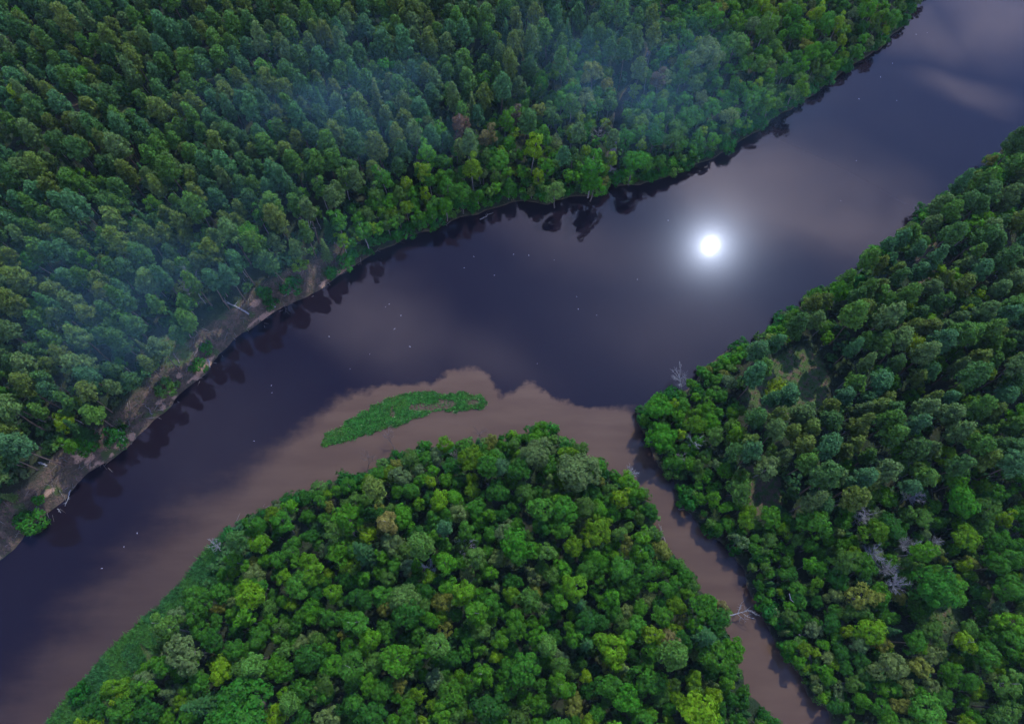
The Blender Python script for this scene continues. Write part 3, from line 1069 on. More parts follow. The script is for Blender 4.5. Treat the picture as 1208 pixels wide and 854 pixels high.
# ------------------------------------------------------------------ ground sheet
def axis(lo, hi, step, far):
    a = list(np.arange(lo, hi + .01, step))
    s = step
    x = a[-1]
    while x < far:
        s *= 1.45
        x += s
        a.append(x)
    s = step
    x = a[0]
    pre = []
    while x > -far:
        s *= 1.45
        x -= s
        pre.append(x)
    return np.array(pre[::-1] + a)


def grid_mesh(name, xs, ys, zf, mat):
    X, Y = np.meshgrid(xs, ys)
    x, y = X.ravel(), Y.ravel()
    Z, attrs = zf(x, y)
    nx, ny = len(xs), len(ys)
    i = np.arange(nx * ny).reshape(ny, nx)
    F = np.stack([i[:-1, :-1], i[:-1, 1:], i[1:, 1:], i[1:, :-1]], -1).reshape(-1, 4)
    me = mesh_from(name, np.stack([x, y, Z], -1), F, mat, True)
    for k, v in attrs.items():
        a = me.attributes.new(k, 'FLOAT', 'POINT')
        a.data.foreach_set('value', np.ascontiguousarray(v, np.float32))
    return me


def ground_fields(x, y):
    z, s, b, i_n, i_s, i_e = ground(x, y)
    px, py, fw = pix(np.stack([x, y, np.full_like(x, 1.5)], -1))
    px = np.where(fw > 1, px, -9999)
    edge = 4.8 + 3 * (fbm(x * .12, y * .12, 51) - .5)
    bank = b * smooth(edge + 1.5, edge - 1.5, s) * (s > -1)
    bank = np.maximum(bank, .7 * smooth(.9, .1, s) * (s > -1) * (~i_s))
    sand = np.zeros_like(x)
    wx, wy = (fbm(x * .55, y * .55, 91) - .5) * 24, (fbm(x * .55, y * .55, 95) - .5) * 24
    for (a, c, rx, ry) in SAND_PX:
        d = np.hypot((px + wx - a) / (rx * 1.1), (py + wy - c) / (ry * 1.1))
        sand = np.maximum(sand, 1.1 * smooth(1.35, .35, d))
    sand *= smooth(6.0, 2.5, s)
    lip = smooth(.5, .62, fbm(x * .22, y * .22, 97)) * smooth(1.0, .5, s) * b * .7
    sand = np.maximum(sand, lip)
    sand = np.where((fw > 1) & i_n, sand, 0)
    clear, bare = np.zeros_like(x), np.zeros_like(x)
    for poly, bb in CLEAR:
        ins = inside(poly, x, y)
        dd = dist_line(np.vstack([poly, poly[:1]]), x, y)
        v = np.where(ins, smooth(-1.5, 2.5, dd), smooth(1.5, -2.5, dd))
        clear = np.maximum(clear, v)
        bare = np.where(ins, bb, bare)
    # grassy band on the lower peninsula shore
    g = i_s * smooth(250, 225, px) * smooth(8, 6, s) * (s > 0)
    clear = np.maximum(clear, g)
    return z, dict(bank=bank, sand=sand, clear=clear, bare=bare)


gm = grid_mesh('ground', axis(-175, 190, .8, 2500), axis(-30, 215, .8, 2500), ground_fields, M['ground'])
tag(obj('ground', gm), None, None, None, 'structure')

# ------------------------------------------------------------------ water
MUD_PX = [(373, 491), (395, 476), (414, 466), (446, 457), (463, 452), (482, 451), (498, 449), (515, 449), (528, 440), (545, 438), (562, 434), (577, 440), (580, 452), (588, 459), (591, 468), (593, 461),
          (601, 464), (612, 456), (623, 447), (633, 455), (640, 462), (663, 471), (687, 478), (720, 482), (742, 488), (752, 505), (762, 530), (778, 552), (800, 590), (820, 620), (850, 645), (880, 690), (905, 740), (945, 795), (985, 860), (1060, 960),
          (960, 960), (760, 660), (640, 600), (400, 680), (150, 880), (-40, 960), (-40, 880), (6, 846), (60, 776), (100, 728), (128, 690), (160, 652), (190, 628), (226, 604), (262, 578), (300, 552), (330, 530), (355, 508)]
MUDW = world_line(MUD_PX)


def water_fields(x, y):
    d = dist_line(np.vstack([MUDW, MUDW[:1]]), x, y)
    s = np.where(inside(MUDW, x, y), d, -d)
    px, py, fw = pix(np.stack([x, y, np.zeros_like(x)], -1))
    soft = 8.0 * smooth(470, 120, px) + 1.2 * smooth(700, 760, px)
    # far outside the picture the water is plain
    s = np.where((fw > 1) & (np.abs(x) < 320) & (np.abs(y) < 320), s, -30)
    return np.zeros_like(x), dict(mud=np.clip(s, -30, 30), soft=soft)


wm = grid_mesh('water', axis(-175, 190, 1.0, 2400), axis(-30, 215, 1.0, 2400), water_fields, M['water'])
tag(obj('river_water', wm), None, None, None, 'structure')


# ------------------------------------------------------------------ grass, reeds, undergrowth
def blades(X, Y, Z, h, w, rng, lean=.35, tint=None, name='grass', mat=None):
    n = len(X)
    a = rng.uniform(0, 6.283, n)
    d = np.stack([np.cos(a), np.sin(a), np.zeros(n)], -1)
    ln = np.stack([rng.normal(size=n), rng.normal(size=n), np.zeros(n)], -1) * lean
    base = np.stack([X, Y, Z - .05], -1)
    hh = (h * rng.uniform(.6, 1.25, n))[:, None]
    ww = (w * rng.uniform(.7, 1.3, n))[:, None]
    upv = np.array([0, 0, 1.0])
    p1 = base + (upv * .55 + ln * .35) * hh
    p2 = base + (upv * .9 + ln * 1.0) * hh
    V = np.stack([base - d * ww, base + d * ww, p1 + d * ww * .8, p1 - d * ww * .8, p1 - d * ww * .8, p1 + d * ww * .8, p2 + d * ww * .15, p2 - d * ww * .15], 1).reshape(-1, 3)
    me = mesh_from(name, V, quads_idx(2 * n), mat)
    if tint is not None:
        ca = me.color_attributes.new('tint', 'FLOAT_COLOR', 'POINT')
        c4 = np.concatenate([tint, np.ones((n, 1))], 1)
        ca.data.foreach_set('color', np.ascontiguousarray(np.repeat(c4, 8, 0), np.float32).ravel())
    return me


REED_PX = [(373, 527), (383, 513), (398, 503), (414, 493), (428, 484), (442, 476), (465, 467), (493, 463), (519, 462), (528, 465), (543, 461), (556, 464), (567, 463), (575, 471), (571, 480), (556, 482), (545, 485), (524, 484), (510, 486),
           (489, 494), (463, 503), (442, 509), (412, 520), (385, 526)]
REED_HOLES = [(499, 480, 16, 4.6), (525, 476, 14, 5.0), (512, 479, 10, 4), (556, 474, 8, 4.0), (463, 487, 4, 6), (487, 481, 6, 3)]
rw = ats(REED_PX, .4)
rng = np.random.default_rng(5)
n = 130000
lo, hi = rw.min(0), rw.max(0)
X, Y = rng.uniform(lo[0], hi[0], n), rng.uniform(lo[1], hi[1], n)
d = dist_line(np.vstack([rw, rw[:1]]), X, Y)
s = np.where(inside(rw, X, Y), d, -d) + (fbm(X * .8, Y * .8, 3) - .5) * 1.6
px, py, _ = pix(np.stack([X, Y, np.full(n, .3)], -1))
hole = np.full(n, 9.0)
for (a, b, rx, ry) in REED_HOLES:
    hole = np.minimum(hole, np.hypot((px - a) / rx, (py - b) / ry))
hole += (fbm(X * 1.1, Y * 1.1, 9) - .5) * 1.2
keep = (s > 0) & (rng.uniform(0, 1, n) < np.where(hole < 1, .07, .85)) & (rng.uniform(0, 1, n) < .45 + .55 * smooth(.1, 1.2, s))
X, Y, px = X[keep], Y[keep], px[keep]
pal = np.array([(.048, .22, .040), (.066, .24, .032), (.056, .20, .044), (.11, .22, .025)])
u = fbm(X * .35, Y * .35, 21) * .9 + rng.uniform(-.3, .3, len(X))
ti = pal[np.clip((u * 4).astype(int), 0, 3)] * rng.uniform(.7, 1.35, (len(X), 1))
tops = rng.uniform(0, 1, len(X)) < .02
ti[tops] = (.35, .36, .2)
rd = obj('reeds', blades(X, Y, np.zeros(len(X)), .4, .06, rng, .5, ti, 'reeds', M['leaf_mass']))
tag(rd, 'green reed bed lying as a leaf-shaped islet in brown water', None, None, 'stuff')

# grass on the bank, in glades and on the lower peninsula shore
n = 160000
X, Y = rng.uniform(-150, 175, n), rng.uniform(-12, 175, n)
Z, A = ground_fields(X, Y)
s = land_fields(X, Y)[0]
dens = np.maximum(A['bank'] * .55 * (1 - np.clip(A['sand'] * 1.6, 0, 1)), A['clear'] * (1 - .75 * A['bare']))
dens = dens * (.5 + 1.1 * (fbm(X * .3, Y * .3, 61) > .47))
keep = (s > .1) & (rng.uniform(0, 1, n) < dens)
X, Y, Z = X[keep], Y[keep], Z[keep]
bk = (A['bank'][keep] > A['clear'][keep])
gcol = np.where(bk[:, None], np.array([.10, .085, .045]), np.array([.045, .10, .028])) * rng.uniform(.6, 1.5, (len(X), 1))
grn = bk & (fbm(X * .15, Y * .15, 71) > .58)
gcol[grn] = np.array([.05, .085, .022]) * rng.uniform(.7, 1.4, (int(grn.sum()), 1))
gr = obj('grass', blades(X, Y, Z, .55, .11, rng, .6, gcol, 'grass', M['leaf_mass']))
tag(gr, 'rough grass on the bank, glades and lower shore', None, None, 'stuff')

# extra dense grass band on the lower peninsula shore
n = 70000
k = rng.integers(0, len(SL) - 1, n)
pxs = pix(np.column_stack([SL, np.zeros(len(SL))]))[0]
cand = np.where(pxs[:-1] < 262)[0]
k = rng.choice(cand, n)
tt = rng.uniform(0, 1, (n, 1))
base = SL[k] * (1 - tt) + SL[k + 1] * tt
dirv = nrm(SL[k + 1] - SL[k])
nv = np.stack([dirv[:, 1], -dirv[:, 0]], -1)
base = base + nv * rng.uniform(-.3, 6.0, (n, 1)) ** 1.0
Z, A = ground_fields(base[:, 0], base[:, 1])
s = land_fields(base[:, 0], base[:, 1])[0]
keep = s > -.25
X, Y, Z = base[keep, 0], base[keep, 1], np.maximum(Z[keep], 0)
c0 = np.where((fbm(X * .3, Y * .3, 81) > .5)[:, None], np.array([.032, .125, .030]), np.array([.048, .15, .024])) * rng.uniform(.65, 1.35, (len(X), 1))
sg = obj('shore_grass', blades(X, Y, Z, .8, .12, rng, .5, c0, 'shore_grass', M['leaf_mass']))
tag(sg, 'lush grass fringe along the lower peninsula shore', None, None, 'stuff')

# brushwood: broken twigs littering the eroded bank
n = 5200
X, Y = rng.uniform(-150, -15, n), rng.uniform(20, 110, n)
Z, A = ground_fields(X, Y)
keep = (A['bank'] > .4)
X, Y, Z = X[keep], Y[keep], Z[keep]
ts = []
for x, y, z in zip(X, Y, Z):
    a = random.gauss(-.7, .9)
    L = random.uniform(.3, 1.5) * random.choice((1, 1, 1.8))
    d = np.array([math.cos(a), math.sin(a), random.uniform(-.05, .3)])
    p0 = np.array([x, y, z + .05])
    ts.append(tube(np.array([p0, p0 + d * L * .5 + np.array([0, 0, .05]), p0 + d * L]), random.uniform(.025, .065) * np.array([1, .8, .4]), 4))
if ts:
    bw = obj('brushwood', mesh_multi('brushwood', ts, M['bark_grey']))
    tag(bw, 'grey twigs and brushwood littering the eroded bank', None, None, 'stuff')

# undergrowth of the forest floor
n = 14000
X, Y = rng.uniform(-190, 205, n), rng.uniform(-25, 215, n)
Z, A = ground_fields(X, Y)
s = land_fields(X, Y)[0]
px, py, _ = pix(np.stack([X, Y, Z], -1))
keep = (s > .8) & (A['clear'] < .3) & (A['bank'] < .5) & (px > -60) & (px < 1270) & (py > -60) & (py < 910) & (fbm(X * .1, Y * .1, 41) > .34)
X, Y, Z = X[keep], Y[keep], Z[keep]
sh = [leafy_crown(970 + i, 1.2, 1.7, .8, 6, 5, 6, .28, (.4, .6), .3, -.1)[0] for i in range(5)]
VV, TT = [], []
for x, y, z in zip(X, Y, Z):
    s = random.uniform(.5, 1.5)
    v = random.choice(sh) * s
    a = random.uniform(0, 6.283)
    ca_, sa_ = math.cos(a), math.sin(a)
    VV.append(np.stack([v[:, 0] * ca_ - v[:, 1] * sa_ + x, v[:, 0] * sa_ + v[:, 1] * ca_ + y, v[:, 2] + z], -1))
    c0 = np.array(random.choice([(.035, .105, .024), (.026, .090, .026), (.05, .125, .022), (.05, .085, .03)])) * random.uniform(.7, 1.3)
    TT.append(np.tile(np.array([*c0, 1.0]), (len(v), 1)))
VV, TT = np.vstack(VV), np.vstack(TT)
me = mesh_from('undergrowth', VV, quads_idx(len(VV) // 4), M['leaf_mass'])
ca = me.color_attributes.new('tint', 'FLOAT_COLOR', 'POINT')
ca.data.foreach_set('color', np.ascontiguousarray(TT, np.float32).ravel())
tag(obj('undergrowth', me), 'low undergrowth covering the forest floor', None, None, 'stuff')


# ------------------------------------------------------------------ bare trees, snags, fallen logs, foam
def bare_tree(name, label, x, y, T, R, mat, seed, tilt=(0, 0), nb=11, tw=9, cat='bare tree', group=None, r0=.12, z=None):
    root = bpy.data.objects.new(name, None)
    COL.objects.link(root)
    tr, br = bare_tree_parts(seed, T, r0, R, M[mat], nb, tw)
    obj('trunk', tr, root)
    for b in br:
        obj('branch', b, root)
    root.location = (x, y, gz(x, y) if z is None else z)
    root.rotation_euler = (tilt[0], tilt[1], 0)
    tag(root, label, cat, group)
    return root


BL = ['pale leafless crown at the pine edge, uppermost left of its cluster', 'pale leafless crown right of the pine edge, highest of its cluster', 'bluish pale leafless crown right of the small dark glade',
      'pale grey leafless crown left of the small dark glade', 'small pale leafless crown above the whitest one', 'whitest leafless crown beside the big dark dome-shaped tree', 'tiny pale leafless crown between leafy trees']
for i, (px, py, s, mt) in enumerate(BARE_SPOTS):
    p = at(px, py, 9.0 * s)
    bare_tree('leafless_tree', BL[i], p[0], p[1], 10.5 * s, 1.75 * s, 'bark_pale', 40 + i, nb=22, tw=20, group='pale leafless trees of the lower east wood', r0=.085)


def bare_at(px, py, zc, T, R, mat, label, seed, tilt=(0, 0), **kw):
    p = at(px, py, zc)
    return bare_tree(kw.pop('name', 'dead_tree'), label, p[0], p[1], T, R, mat, seed, tilt, **kw)


bare_at(226, 338, 11, 12, 2.6, 'bark_pale', 'whitish dead tree standing at the pine forest edge above the bank', 60, nb=15, tw=10)
bare_at(808, 460, 2, 6.0, 2.2, 'bark_pale', 'grey bare tree leaning over the dark water at the east corner', 61, (math.radians(-28), math.radians(-18)), nb=13, tw=10)
bare_at(466, 531, 1.0, 6.5, 1.5, 'bark_dark', 'thin dead tree reaching from the peninsula toward the reed islet', 62, (math.radians(-38), math.radians(-12)), nb=9, tw=8, r0=.09)
bare_at(434, 552, 1.0, 5.0, 1.8, 'bark_dark', 'dark twiggy bush of bare branches at the peninsula shore', 63, (math.radians(-15), 0), nb=10, tw=9, r0=.08, name='dead_shrub')
bare_at(537, 541, 6, 7.0, 1.8, 'bark_grey', 'grey dead crown between green shore trees facing the islet', 64, nb=12, tw=9)
bare_at(598, 556, 7, 7.5, 1.4, 'bark_pale', 'slim pale dead top among the peninsula tip trees', 65, nb=9, tw=8)
bare_at(580, 572, 7, 7.5, 1.7, 'bark_grey', 'grey dead crown south of the peninsula tip', 66, nb=11, tw=9)
bare_at(565, 520, 1.5, 4.5, 1.7, 'bark_dark', 'low dark dead branches at the north shore of the peninsula', 67, (math.radians(-20), 0), nb=9, tw=8, r0=.08, name='dead_shrub')
bare_at(735, 562, 4, 7.5, 1.6, 'bark_pale', 'pale dead tree leaning over the mouth of the side river', 68, (math.radians(-10), math.radians(22)), nb=10, tw=9)
bare_at(546, 642, 8, 9.0, 2.0, 'bark_pale', 'bluish grey dead crown right of the olive gold tree', 69, nb=13, tw=10)
bare_at(503, 668, 7, 8.0, 1.6, 'bark_pale', 'grey dead crown above the tall pale knobbly tree', 70, nb=11, tw=9)
bare_at(415, 622, 7, 8.0, 1.6, 'bark_grey', 'grey thin dead crown left of the olive gold tree', 71, nb=11, tw=9)
bare_at(255, 642, 3, 5.5, 1.6, 'bark_pale', 'pale grey dead bush at the bend of the peninsula shore', 72, nb=11, tw=9, name='dead_shrub')
bare_at(822, 520, 7, 8.5, 1.8, 'bark_pale', 'pale dead tree among the leafy corner trees of the east bank', 73, nb=11, tw=9)
bare_at(805, 538, 6, 7.5, 1.4, 'bark_grey', 'grey dead top above the side river mouth', 74, nb=9, tw=8)
bare_at(706, 146, 10, 11, 2.2, 'bark_grey', 'grey dead tree standing left of the narrow creek', 75, nb=11, tw=9)
bare_at(360, 262, 11, 12, 2.0, 'bark_pale', 'pale dead top in the forest above the dark reflections', 76, nb=10, tw=8)


def log(label, a, b, r, mat, seed, name='fallen_log', za=None, zb=None, stubs=4, cat='fallen log', group=None):
    """a trunk lying between two photo points on the ground"""
    rng = np.random.default_rng(seed)
    pa, pb = at(a[0], a[1], 1.5), at(b[0], b[1], 1.5)
    for _ in range(3):
        pa = at(a[0], a[1], max(gz(pa[0], pa[1]), 0) if za is None else za)
        pb = at(b[0], b[1], max(gz(pb[0], pb[1]), 0) if zb is None else zb)
    n = 9
    pts = np.array([pa + (pb - pa) * i / (n - 1) for i in range(n)])
    pts[1:-1] += rng.normal(size=(n - 2, 3)) * np.array([.08, .08, .03])
    if za is None:
        hz = ground(pts[:, 0], pts[:, 1])[0]
        pts[:, 2] = np.maximum(pts[:, 2], np.maximum(hz, 0)) + r * .6
    o0 = pts[0].copy()
    pts -= o0
    rad = r * np.linspace(1.15, .4, n)
    root = bpy.data.objects.new(name, None)
    COL.objects.link(root)
    root.location = o0
    obj('trunk', mesh_multi('log', [tube(pts, rad, 7)], M[mat]), root)
    L = np.linalg.norm(pts[-1])
    for j in range(stubs):
        f = rng.uniform(.35, .95)
        p = pts[int(f * (n - 1))]
        d = nrm(nrm(pts[-1]) * .6 + rng.normal(size=3) * np.array([.8, .8, .2]) + np.array([0, 0, .4]))
        ll = L * rng.uniform(.12, .25)
        obj('branch', mesh_multi('branch_stub', [tube(np.array([p, p + d * ll * .5 + rng.normal(size=3) * .05, p + d * ll]), r * np.array([.5, .35, .12]), 5)], M[mat]), root)
    tag(root, label, cat, group)
    return root


GL = 'fallen logs on the eroded bank'
log('long pale fallen log lying beside the sandy scar on the bank', (294, 371), (263, 356), .17, 'bark_pale', 1, group=GL)
log('thin grey fallen log at the forest edge above the bush', (296, 341), (287, 329), .12, 'bark_grey', 2, group=GL)
log('grey fallen log in the pines above the lower bank', (61, 503), (44, 493), .16, 'bark_grey', 3, group=GL)
log('pale log poking from the pines toward the tall scar', (121, 497), (106, 486), .15, 'bark_grey', 4, group=GL)
log('short pale broken log in the shade of the lower pines', (56, 549), (45, 545), .16, 'bark_pale', 5, group=GL)
log('left grey trunk of the pair sliding down the bank', (145, 522), (139, 506), .24, 'bark_pale', 6, group=GL)
log('right grey trunk of the pair sliding down the bank', (149, 519), (143, 503), .2, 'bark_grey', 7, group=GL)
log('thin dead pole lying from the lower bank into the water', (84, 578), (77, 597), .09, 'bark_pale', 8, group=GL)
log('short dead stick at the waterline of the lower bank', (68, 600), (72, 605), .08, 'bark_pale', 9, group=GL, stubs=2)
log('pale post leaning at the edge of the widest sandy scar', (246, 424), (248, 434), .13, 'bark_pale', 10, group=GL, stubs=1)
log('dark upper trunk lying down the slope beside the widest scar', (239, 403), (229, 421), .18, 'bark_dark', 11, group=GL)
log('dark lower trunk lying down the slope beside the widest scar', (226, 424), (220, 440), .18, 'bark_dark', 12, group=GL)
log('thin log in the green hollow behind the widest scar', (212, 428), (204, 417), .11, 'bark_grey', 13, group=GL)
log('pale thin log across the brown bank near the forest', (181, 490), (172, 478), .11, 'bark_grey', 14, group=GL)
log('thin twig log on the upper end of the brown bank', (335, 350), (350, 341), .09, 'bark_grey', 15, group=GL)
log('bleached root log at the waterline of the upper brown bank', (326, 364), (316, 357), .12, 'bark_pale', 16, group=GL)
log('pale snag lying in shallow water below the forest', (566, 259), (582, 251), .12, 'bark_grey', 17, za=.15, zb=.5, cat='snag')
log('long fallen trunk lying through the trees east of the side river', (968, 803), (936, 735), .3, 'bark_grey', 18, za=1.9, zb=2.8, stubs=5)
log('short pale trunk standing out above the long fallen trunk', (934, 716), (931, 700), .14, 'bark_pale', 19, za=2.5, zb=6, stubs=2)
log('dark snag jutting from the side river, the right of two', (785, 640), (777, 618), .15, 'bark_dark', 20, za=.1, zb=.7, cat='snag', group='snags in the side river')
log('grey snag jutting from the side river, the left of two', (779, 639), (780, 620), .12, 'bark_grey', 21, za=.1, zb=.8, cat='snag', group='snags in the side river')
log('dark drowned branch at the shaded corner of the side river', (800, 600), (822, 604), .1, 'bark_dark', 22, za=.15, zb=.5, cat='snag')
bare_at(856, 727, 1.5, 6.5, 2.0, 'bark_pale', 'white fallen dead tree with branches spread over the brown side river', 81, (math.radians(-8), math.radians(74)), nb=8, tw=5, name='fallen_tree', cat='fallen tree', r0=.12, z=1.6)

FOAM = [(624, 301), (583, 325), (682, 365), (459, 359), (465, 388), (484, 409), (436, 418), (413, 435), (634, 429), (680, 350), (704, 372), (654, 307), (559, 303), (1081, 41), (1094, 39), (1053, 75), (1039, 91), (1013, 117),
        (1058, 119), (992, 237), (788, 260), (320, 455), (321, 463), (388, 397), (146, 645), (162, 629), (455, 362), (606, 300), (1010, 190), (752, 330), (548, 316), (473, 372), (120, 670), (300, 520)]
foam_me = []
for i in range(4):
    rg = np.random.default_rng(i)
    tsz = []
    for j in range(rg.integers(2, 5)):
        a = np.arange(9) * 2 * math.pi / 9
        rr = rg.uniform(.07, .16) * rg.uniform(.7, 1.3, 9)
        cx, cy = rg.normal(size=2) * .14
        top = np.stack([cx + np.cos(a) * rr, cy + np.sin(a) * rr, np.full(9, .02)], -1)
        bot = top * np.array([1, 1, 0]) + np.array([0, 0, -.02])
        V = np.vstack([top, bot, [[cx, cy, .05]]])
        F = [(q, (q + 1) % 9, 18, 18) for q in range(9)] + [(q + 9, (q + 1) % 9 + 9, (q + 1) % 9, q) for q in range(9)]
        tsz.append((V, F))
    foam_me.append(mesh_multi('foam', tsz, M['foam']))
f0 = None
for i, (px, py) in enumerate(FOAM):
    p = at(px, py, 0)
    if f0 is None:
        o = f0 = obj('foam_fleck', foam_me[0])
    else:
        o = f0.copy()
        COL.objects.link(o)
        o.data = foam_me[i % 4]
    o.location = (p[0], p[1], .004)
    o.rotation_euler = (0, 0, random.uniform(0, 6))
    s = random.uniform(.22, .48)
    o.scale = (s, s, 1)
    tag(o, 'tiny white foam fleck drifting on the dark river', 'foam', 'foam flecks on the river')

# ------------------------------------------------------------------ air: thin haze and drifting mist
HAZE = True
MIST = True
if HAZE:
    bx = 3200.0
    z0, z1 = -6.0, CAM_H + 12
    V = np.array([(x, y, z) for z in (z0, z1) for y in (-bx, bx) for x in (-bx, bx)])
    F = [(0, 2, 3, 1), (4, 5, 7, 6), (0, 1, 5, 4), (2, 6, 7, 3), (0, 4, 6, 2), (1, 3, 7, 5)]
    m, t, out = new_mat('haze')
    v = t.n('ShaderNodeVolumePrincipled')
    v.inputs['Color'].default_value = (.45, .70, .85, 1)
    v.inputs['Density'].default_value = .00008
    v.inputs['Anisotropy'].default_value = .2
    t.l(v.outputs[0], out.inputs['Volume'])
    tag(obj('haze', mesh_from('haze', V, F, m)), 'thin bluish air over the forest', None, None, 'stuff')
if MIST:
    m, t, out = new_mat('mist')
    tc = t.n('ShaderNodeTexCoord')
    ln = t.n('ShaderNodeVectorMath', operation='LENGTH')
    t.l(tc.outputs['Object'], ln.inputs[0])
    fall = t.ramp(ln.outputs['Value'], 1.0, .1)
    nz = t.ramp(t.noise(tc.outputs['Object'], 1.6, 3), .36, .7)
    v = t.n('ShaderNodeVolumePrincipled')
    v.inputs['Color'].default_value = (.30, .68, .86, 1)
    v.inputs['Anisotropy'].default_value = .2
    t.l(t.math('MULTIPLY', t.math('MULTIPLY', fall, nz), .0075), v.inputs['Density'])
    t.l(v.outputs[0], out.inputs['Volume'])
    bm_me = bpy.data.meshes.new('mist')
    import bmesh
    bm = bmesh.new()
    bmesh.ops.create_icosphere(bm, subdivisions=3, radius=1.0)
    bm.to_mesh(bm_me)
    bm.free()
    bm_me.materials.append(m)
    MISTS = [(368, 105, 24, 12, 9), (430, 140, 20, 12, 8), (715, 62, 20, 22, 10), (800, 120, 22, 14, 8), (110, 350, 22, 14, 8), (150, 400, 14, 9, 7), (250, 300, 26, 12, 8)]
    ML = ['bluish mist veil over the upper pine forest', 'thin mist veil right of the densest one', 'bluish mist drifting over the upper creek', 'thin mist over the leafy northeast bank', 'thin mist over the left pines', 'mist wisp over pines behind the eroded bank', 'faint long mist over the pine forest centre']
    for i, (px, py, a, b, c_) in enumerate(MISTS):
        p = at(px, py, 19)
        o = obj('mist', bm_me, None, (p[0], p[1], 20))
        o.scale = (a * 1.8, b * 1.9, c_ * 1.15)
        o.rotation_euler = (0, 0, random.uniform(-.4, .4))
        tag(o, ML[i], None, None, 'stuff')

# ------------------------------------------------------------------ sky
W = bpy.data.worlds.new('World')
SC.world = W
W.use_nodes = True
t = NT(W.node_tree)
bg = W.node_tree.nodes['Background']
bg.inputs[1].default_value = .15
sky = t.n('ShaderNodeTexSky', sky_type='NISHITA', sun_disc=False, sun_elevation=SUN_EL, sun_rotation=SUN_AZ, air_density=1.0, dust_density=.6, ozone_density=2.0)
tc = t.n('ShaderNodeTexCoord')
D = tc.outputs['Generated']
sp = t.n('ShaderNodeSeparateXYZ')
t.l(D, sp.inputs[0])
zz = t.math('MAXIMUM', sp.outputs[2], .06)
cb = t.n('ShaderNodeCombineXYZ')
t.l(t.math('DIVIDE', sp.outputs[0], zz), cb.inputs[0])
t.l(t.math('DIVIDE', sp.outputs[1], zz), cb.inputs[1])
UV = cb.outputs[0]
wn = t.n('ShaderNodeTexNoise')
wn.inputs['Scale'].default_value = 3.2
wn.inputs['Detail'].default_value = 5
t.l(UV, wn.inputs['Vector'])
vm = t.n('ShaderNodeVectorMath', operation='MULTIPLY_ADD')
t.l(wn.outputs['Color'], vm.inputs[0])
vm.inputs[1].default_value = (.26, .26, 0)
vs = t.n('ShaderNodeVectorMath', operation='ADD')
t.l(UV, vs.inputs[0])
vs.inputs[1].default_value = (-.13, -.13, 0)
t.l(vs.outputs[0], vm.inputs[2])
UW = vm.outputs[0]
# cloud patches (sky place u,v ; radii ; strength), as the river mirrors them
CL = [(890, 205, .30, .15, .85), (960, 240, .25, .08, .8), (1195, 25, .22, .14, .45), (1120, 95, .14, .05, .3), (1060, 20, .22, .10, .28), (440, 385, .18, .11, .5), (650, 270, .28, .09, .32), (560, 410, .18, .08, .26), (790, 390, .2, .12, .22), (230, 520, .22, .12, .1), (700, 290, .2, .1, .3)]
tot = None
for (px, py, ru, rv, st) in CL:
    g = at(px, py, 0)
    mpn = t.n('ShaderNodeMapping', vector_type='TEXTURE')
    mpn.inputs['Location'].default_value = (g[0] / CAM_H, g[1] / CAM_H, 0)
    mpn.inputs['Rotation'].default_value = (0, 0, math.radians(-18))
    mpn.inputs['Scale'].default_value = (ru, rv, 1)
    t.l(UW, mpn.inputs[0])
    ln = t.n('ShaderNodeVectorMath', operation='LENGTH')
    t.l(mpn.outputs[0], ln.inputs[0])
    v = t.math('MULTIPLY', t.ramp(ln.outputs['Value'], 1.25, 0.1), st)
    tot = v if tot is None else t.math('MAXIMUM', tot, v)
tot = t.math('MULTIPLY', tot, t.math('ADD', .2, t.math('MULTIPLY', t.noise(UW, 4.0, 6), 1.6)))
bgc = t.math('MULTIPLY', t.ramp(t.noise(UV, 2.2, 5), .5, .75), .12)
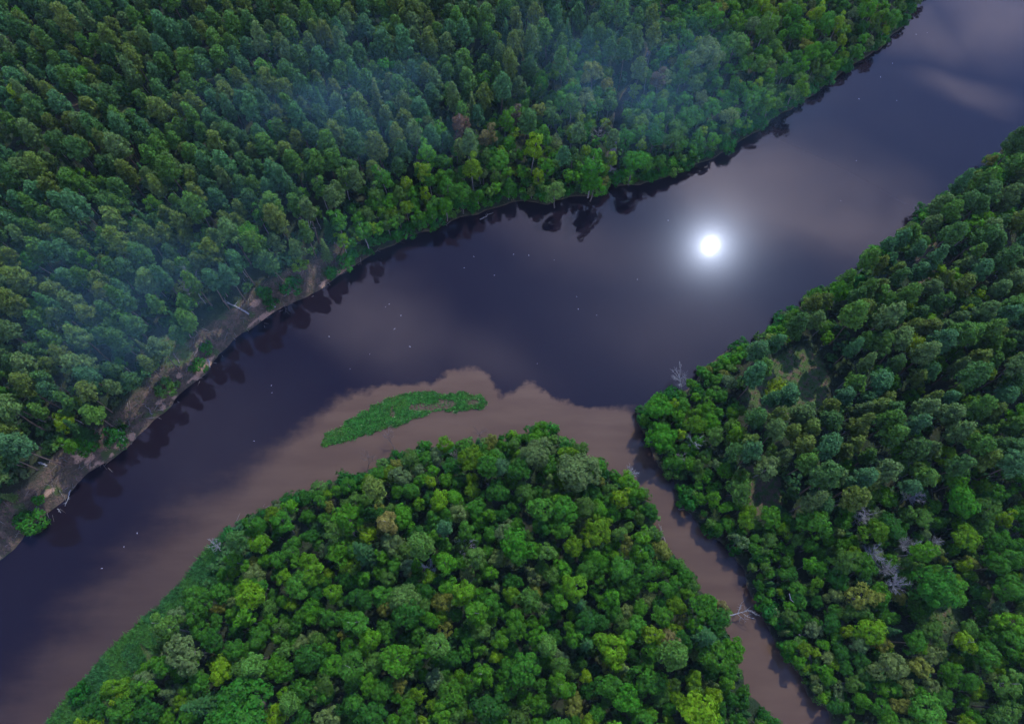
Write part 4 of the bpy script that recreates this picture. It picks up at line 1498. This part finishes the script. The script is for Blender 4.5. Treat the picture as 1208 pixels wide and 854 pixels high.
# unseen cloud cover added round the open window overhead, as neutral fill light
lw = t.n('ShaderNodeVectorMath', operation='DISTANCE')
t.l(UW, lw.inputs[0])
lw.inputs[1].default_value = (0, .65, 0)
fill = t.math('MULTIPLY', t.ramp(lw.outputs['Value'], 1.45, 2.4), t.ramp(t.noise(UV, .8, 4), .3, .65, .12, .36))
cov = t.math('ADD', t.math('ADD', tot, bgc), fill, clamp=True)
skyc = t.mix(1.0, sky.outputs[0], (.42, .67, 1.28), 'MULTIPLY')
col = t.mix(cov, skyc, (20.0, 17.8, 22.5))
# brightening of the thin cloud round the sun
dt = t.n('ShaderNodeVectorMath', operation='DOT_PRODUCT')
t.l(D, dt.inputs[0])
dt.inputs[1].default_value = tuple(SUN)
ang = t.math('ARCCOSINE', t.math('MINIMUM', dt.outputs['Value'], 1.0))
g1 = t.math('MULTIPLY', t.math('POWER', 2.718, t.math('MULTIPLY', ang, -1 / .0205)), 330.0)
g2 = t.math('MULTIPLY', t.math('POWER', 2.718, t.math('MULTIPLY', ang, -1 / .09)), 8.0)
gs = t.math('ADD', g1, g2)
glow = t.mix(1.0, (.80, .92, 1.2), gs, 'MULTIPLY')
col = t.mix(1.0, col, glow, 'ADD')
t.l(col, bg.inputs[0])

sl = bpy.data.lights.new('sun', 'SUN')
sl.energy = 2.1
sl.angle = math.radians(.5)
sl.color = (1.0, .95, .86)
so = bpy.data.objects.new('sun', sl)
COL.objects.link(so)
so.rotation_euler = Vector(tuple(-SUN)).to_track_quat('-Z', 'Y').to_euler()
so.location = (60, 100, 300)

# ------------------------------------------------------------------ camera, render
cam = bpy.data.cameras.new('camera')
cam.sensor_width = 36
cam.lens = FOC / 1208 * 36
cam.clip_end = 9000
co = bpy.data.objects.new('camera', cam)
COL.objects.link(co)
co.location = (0, 0, CAM_H)
co.rotation_euler = (TILT, 0, 0)
SC.camera = co
SC.view_settings.view_transform = 'Standard'
SC.view_settings.look = 'None'
SC.view_settings.exposure = 0.82
SC.view_settings.gamma = 1
SC.render.engine = 'CYCLES'
cy = SC.cycles
cy.max_bounces = 6
cy.diffuse_bounces = 2
cy.glossy_bounces = 2
cy.transmission_bounces = 2
cy.volume_bounces = 0
cy.transparent_max_bounces = 8
cy.sample_clamp_indirect = 4.0
cy.use_denoising = True
cy.volume_step_rate = 3.0
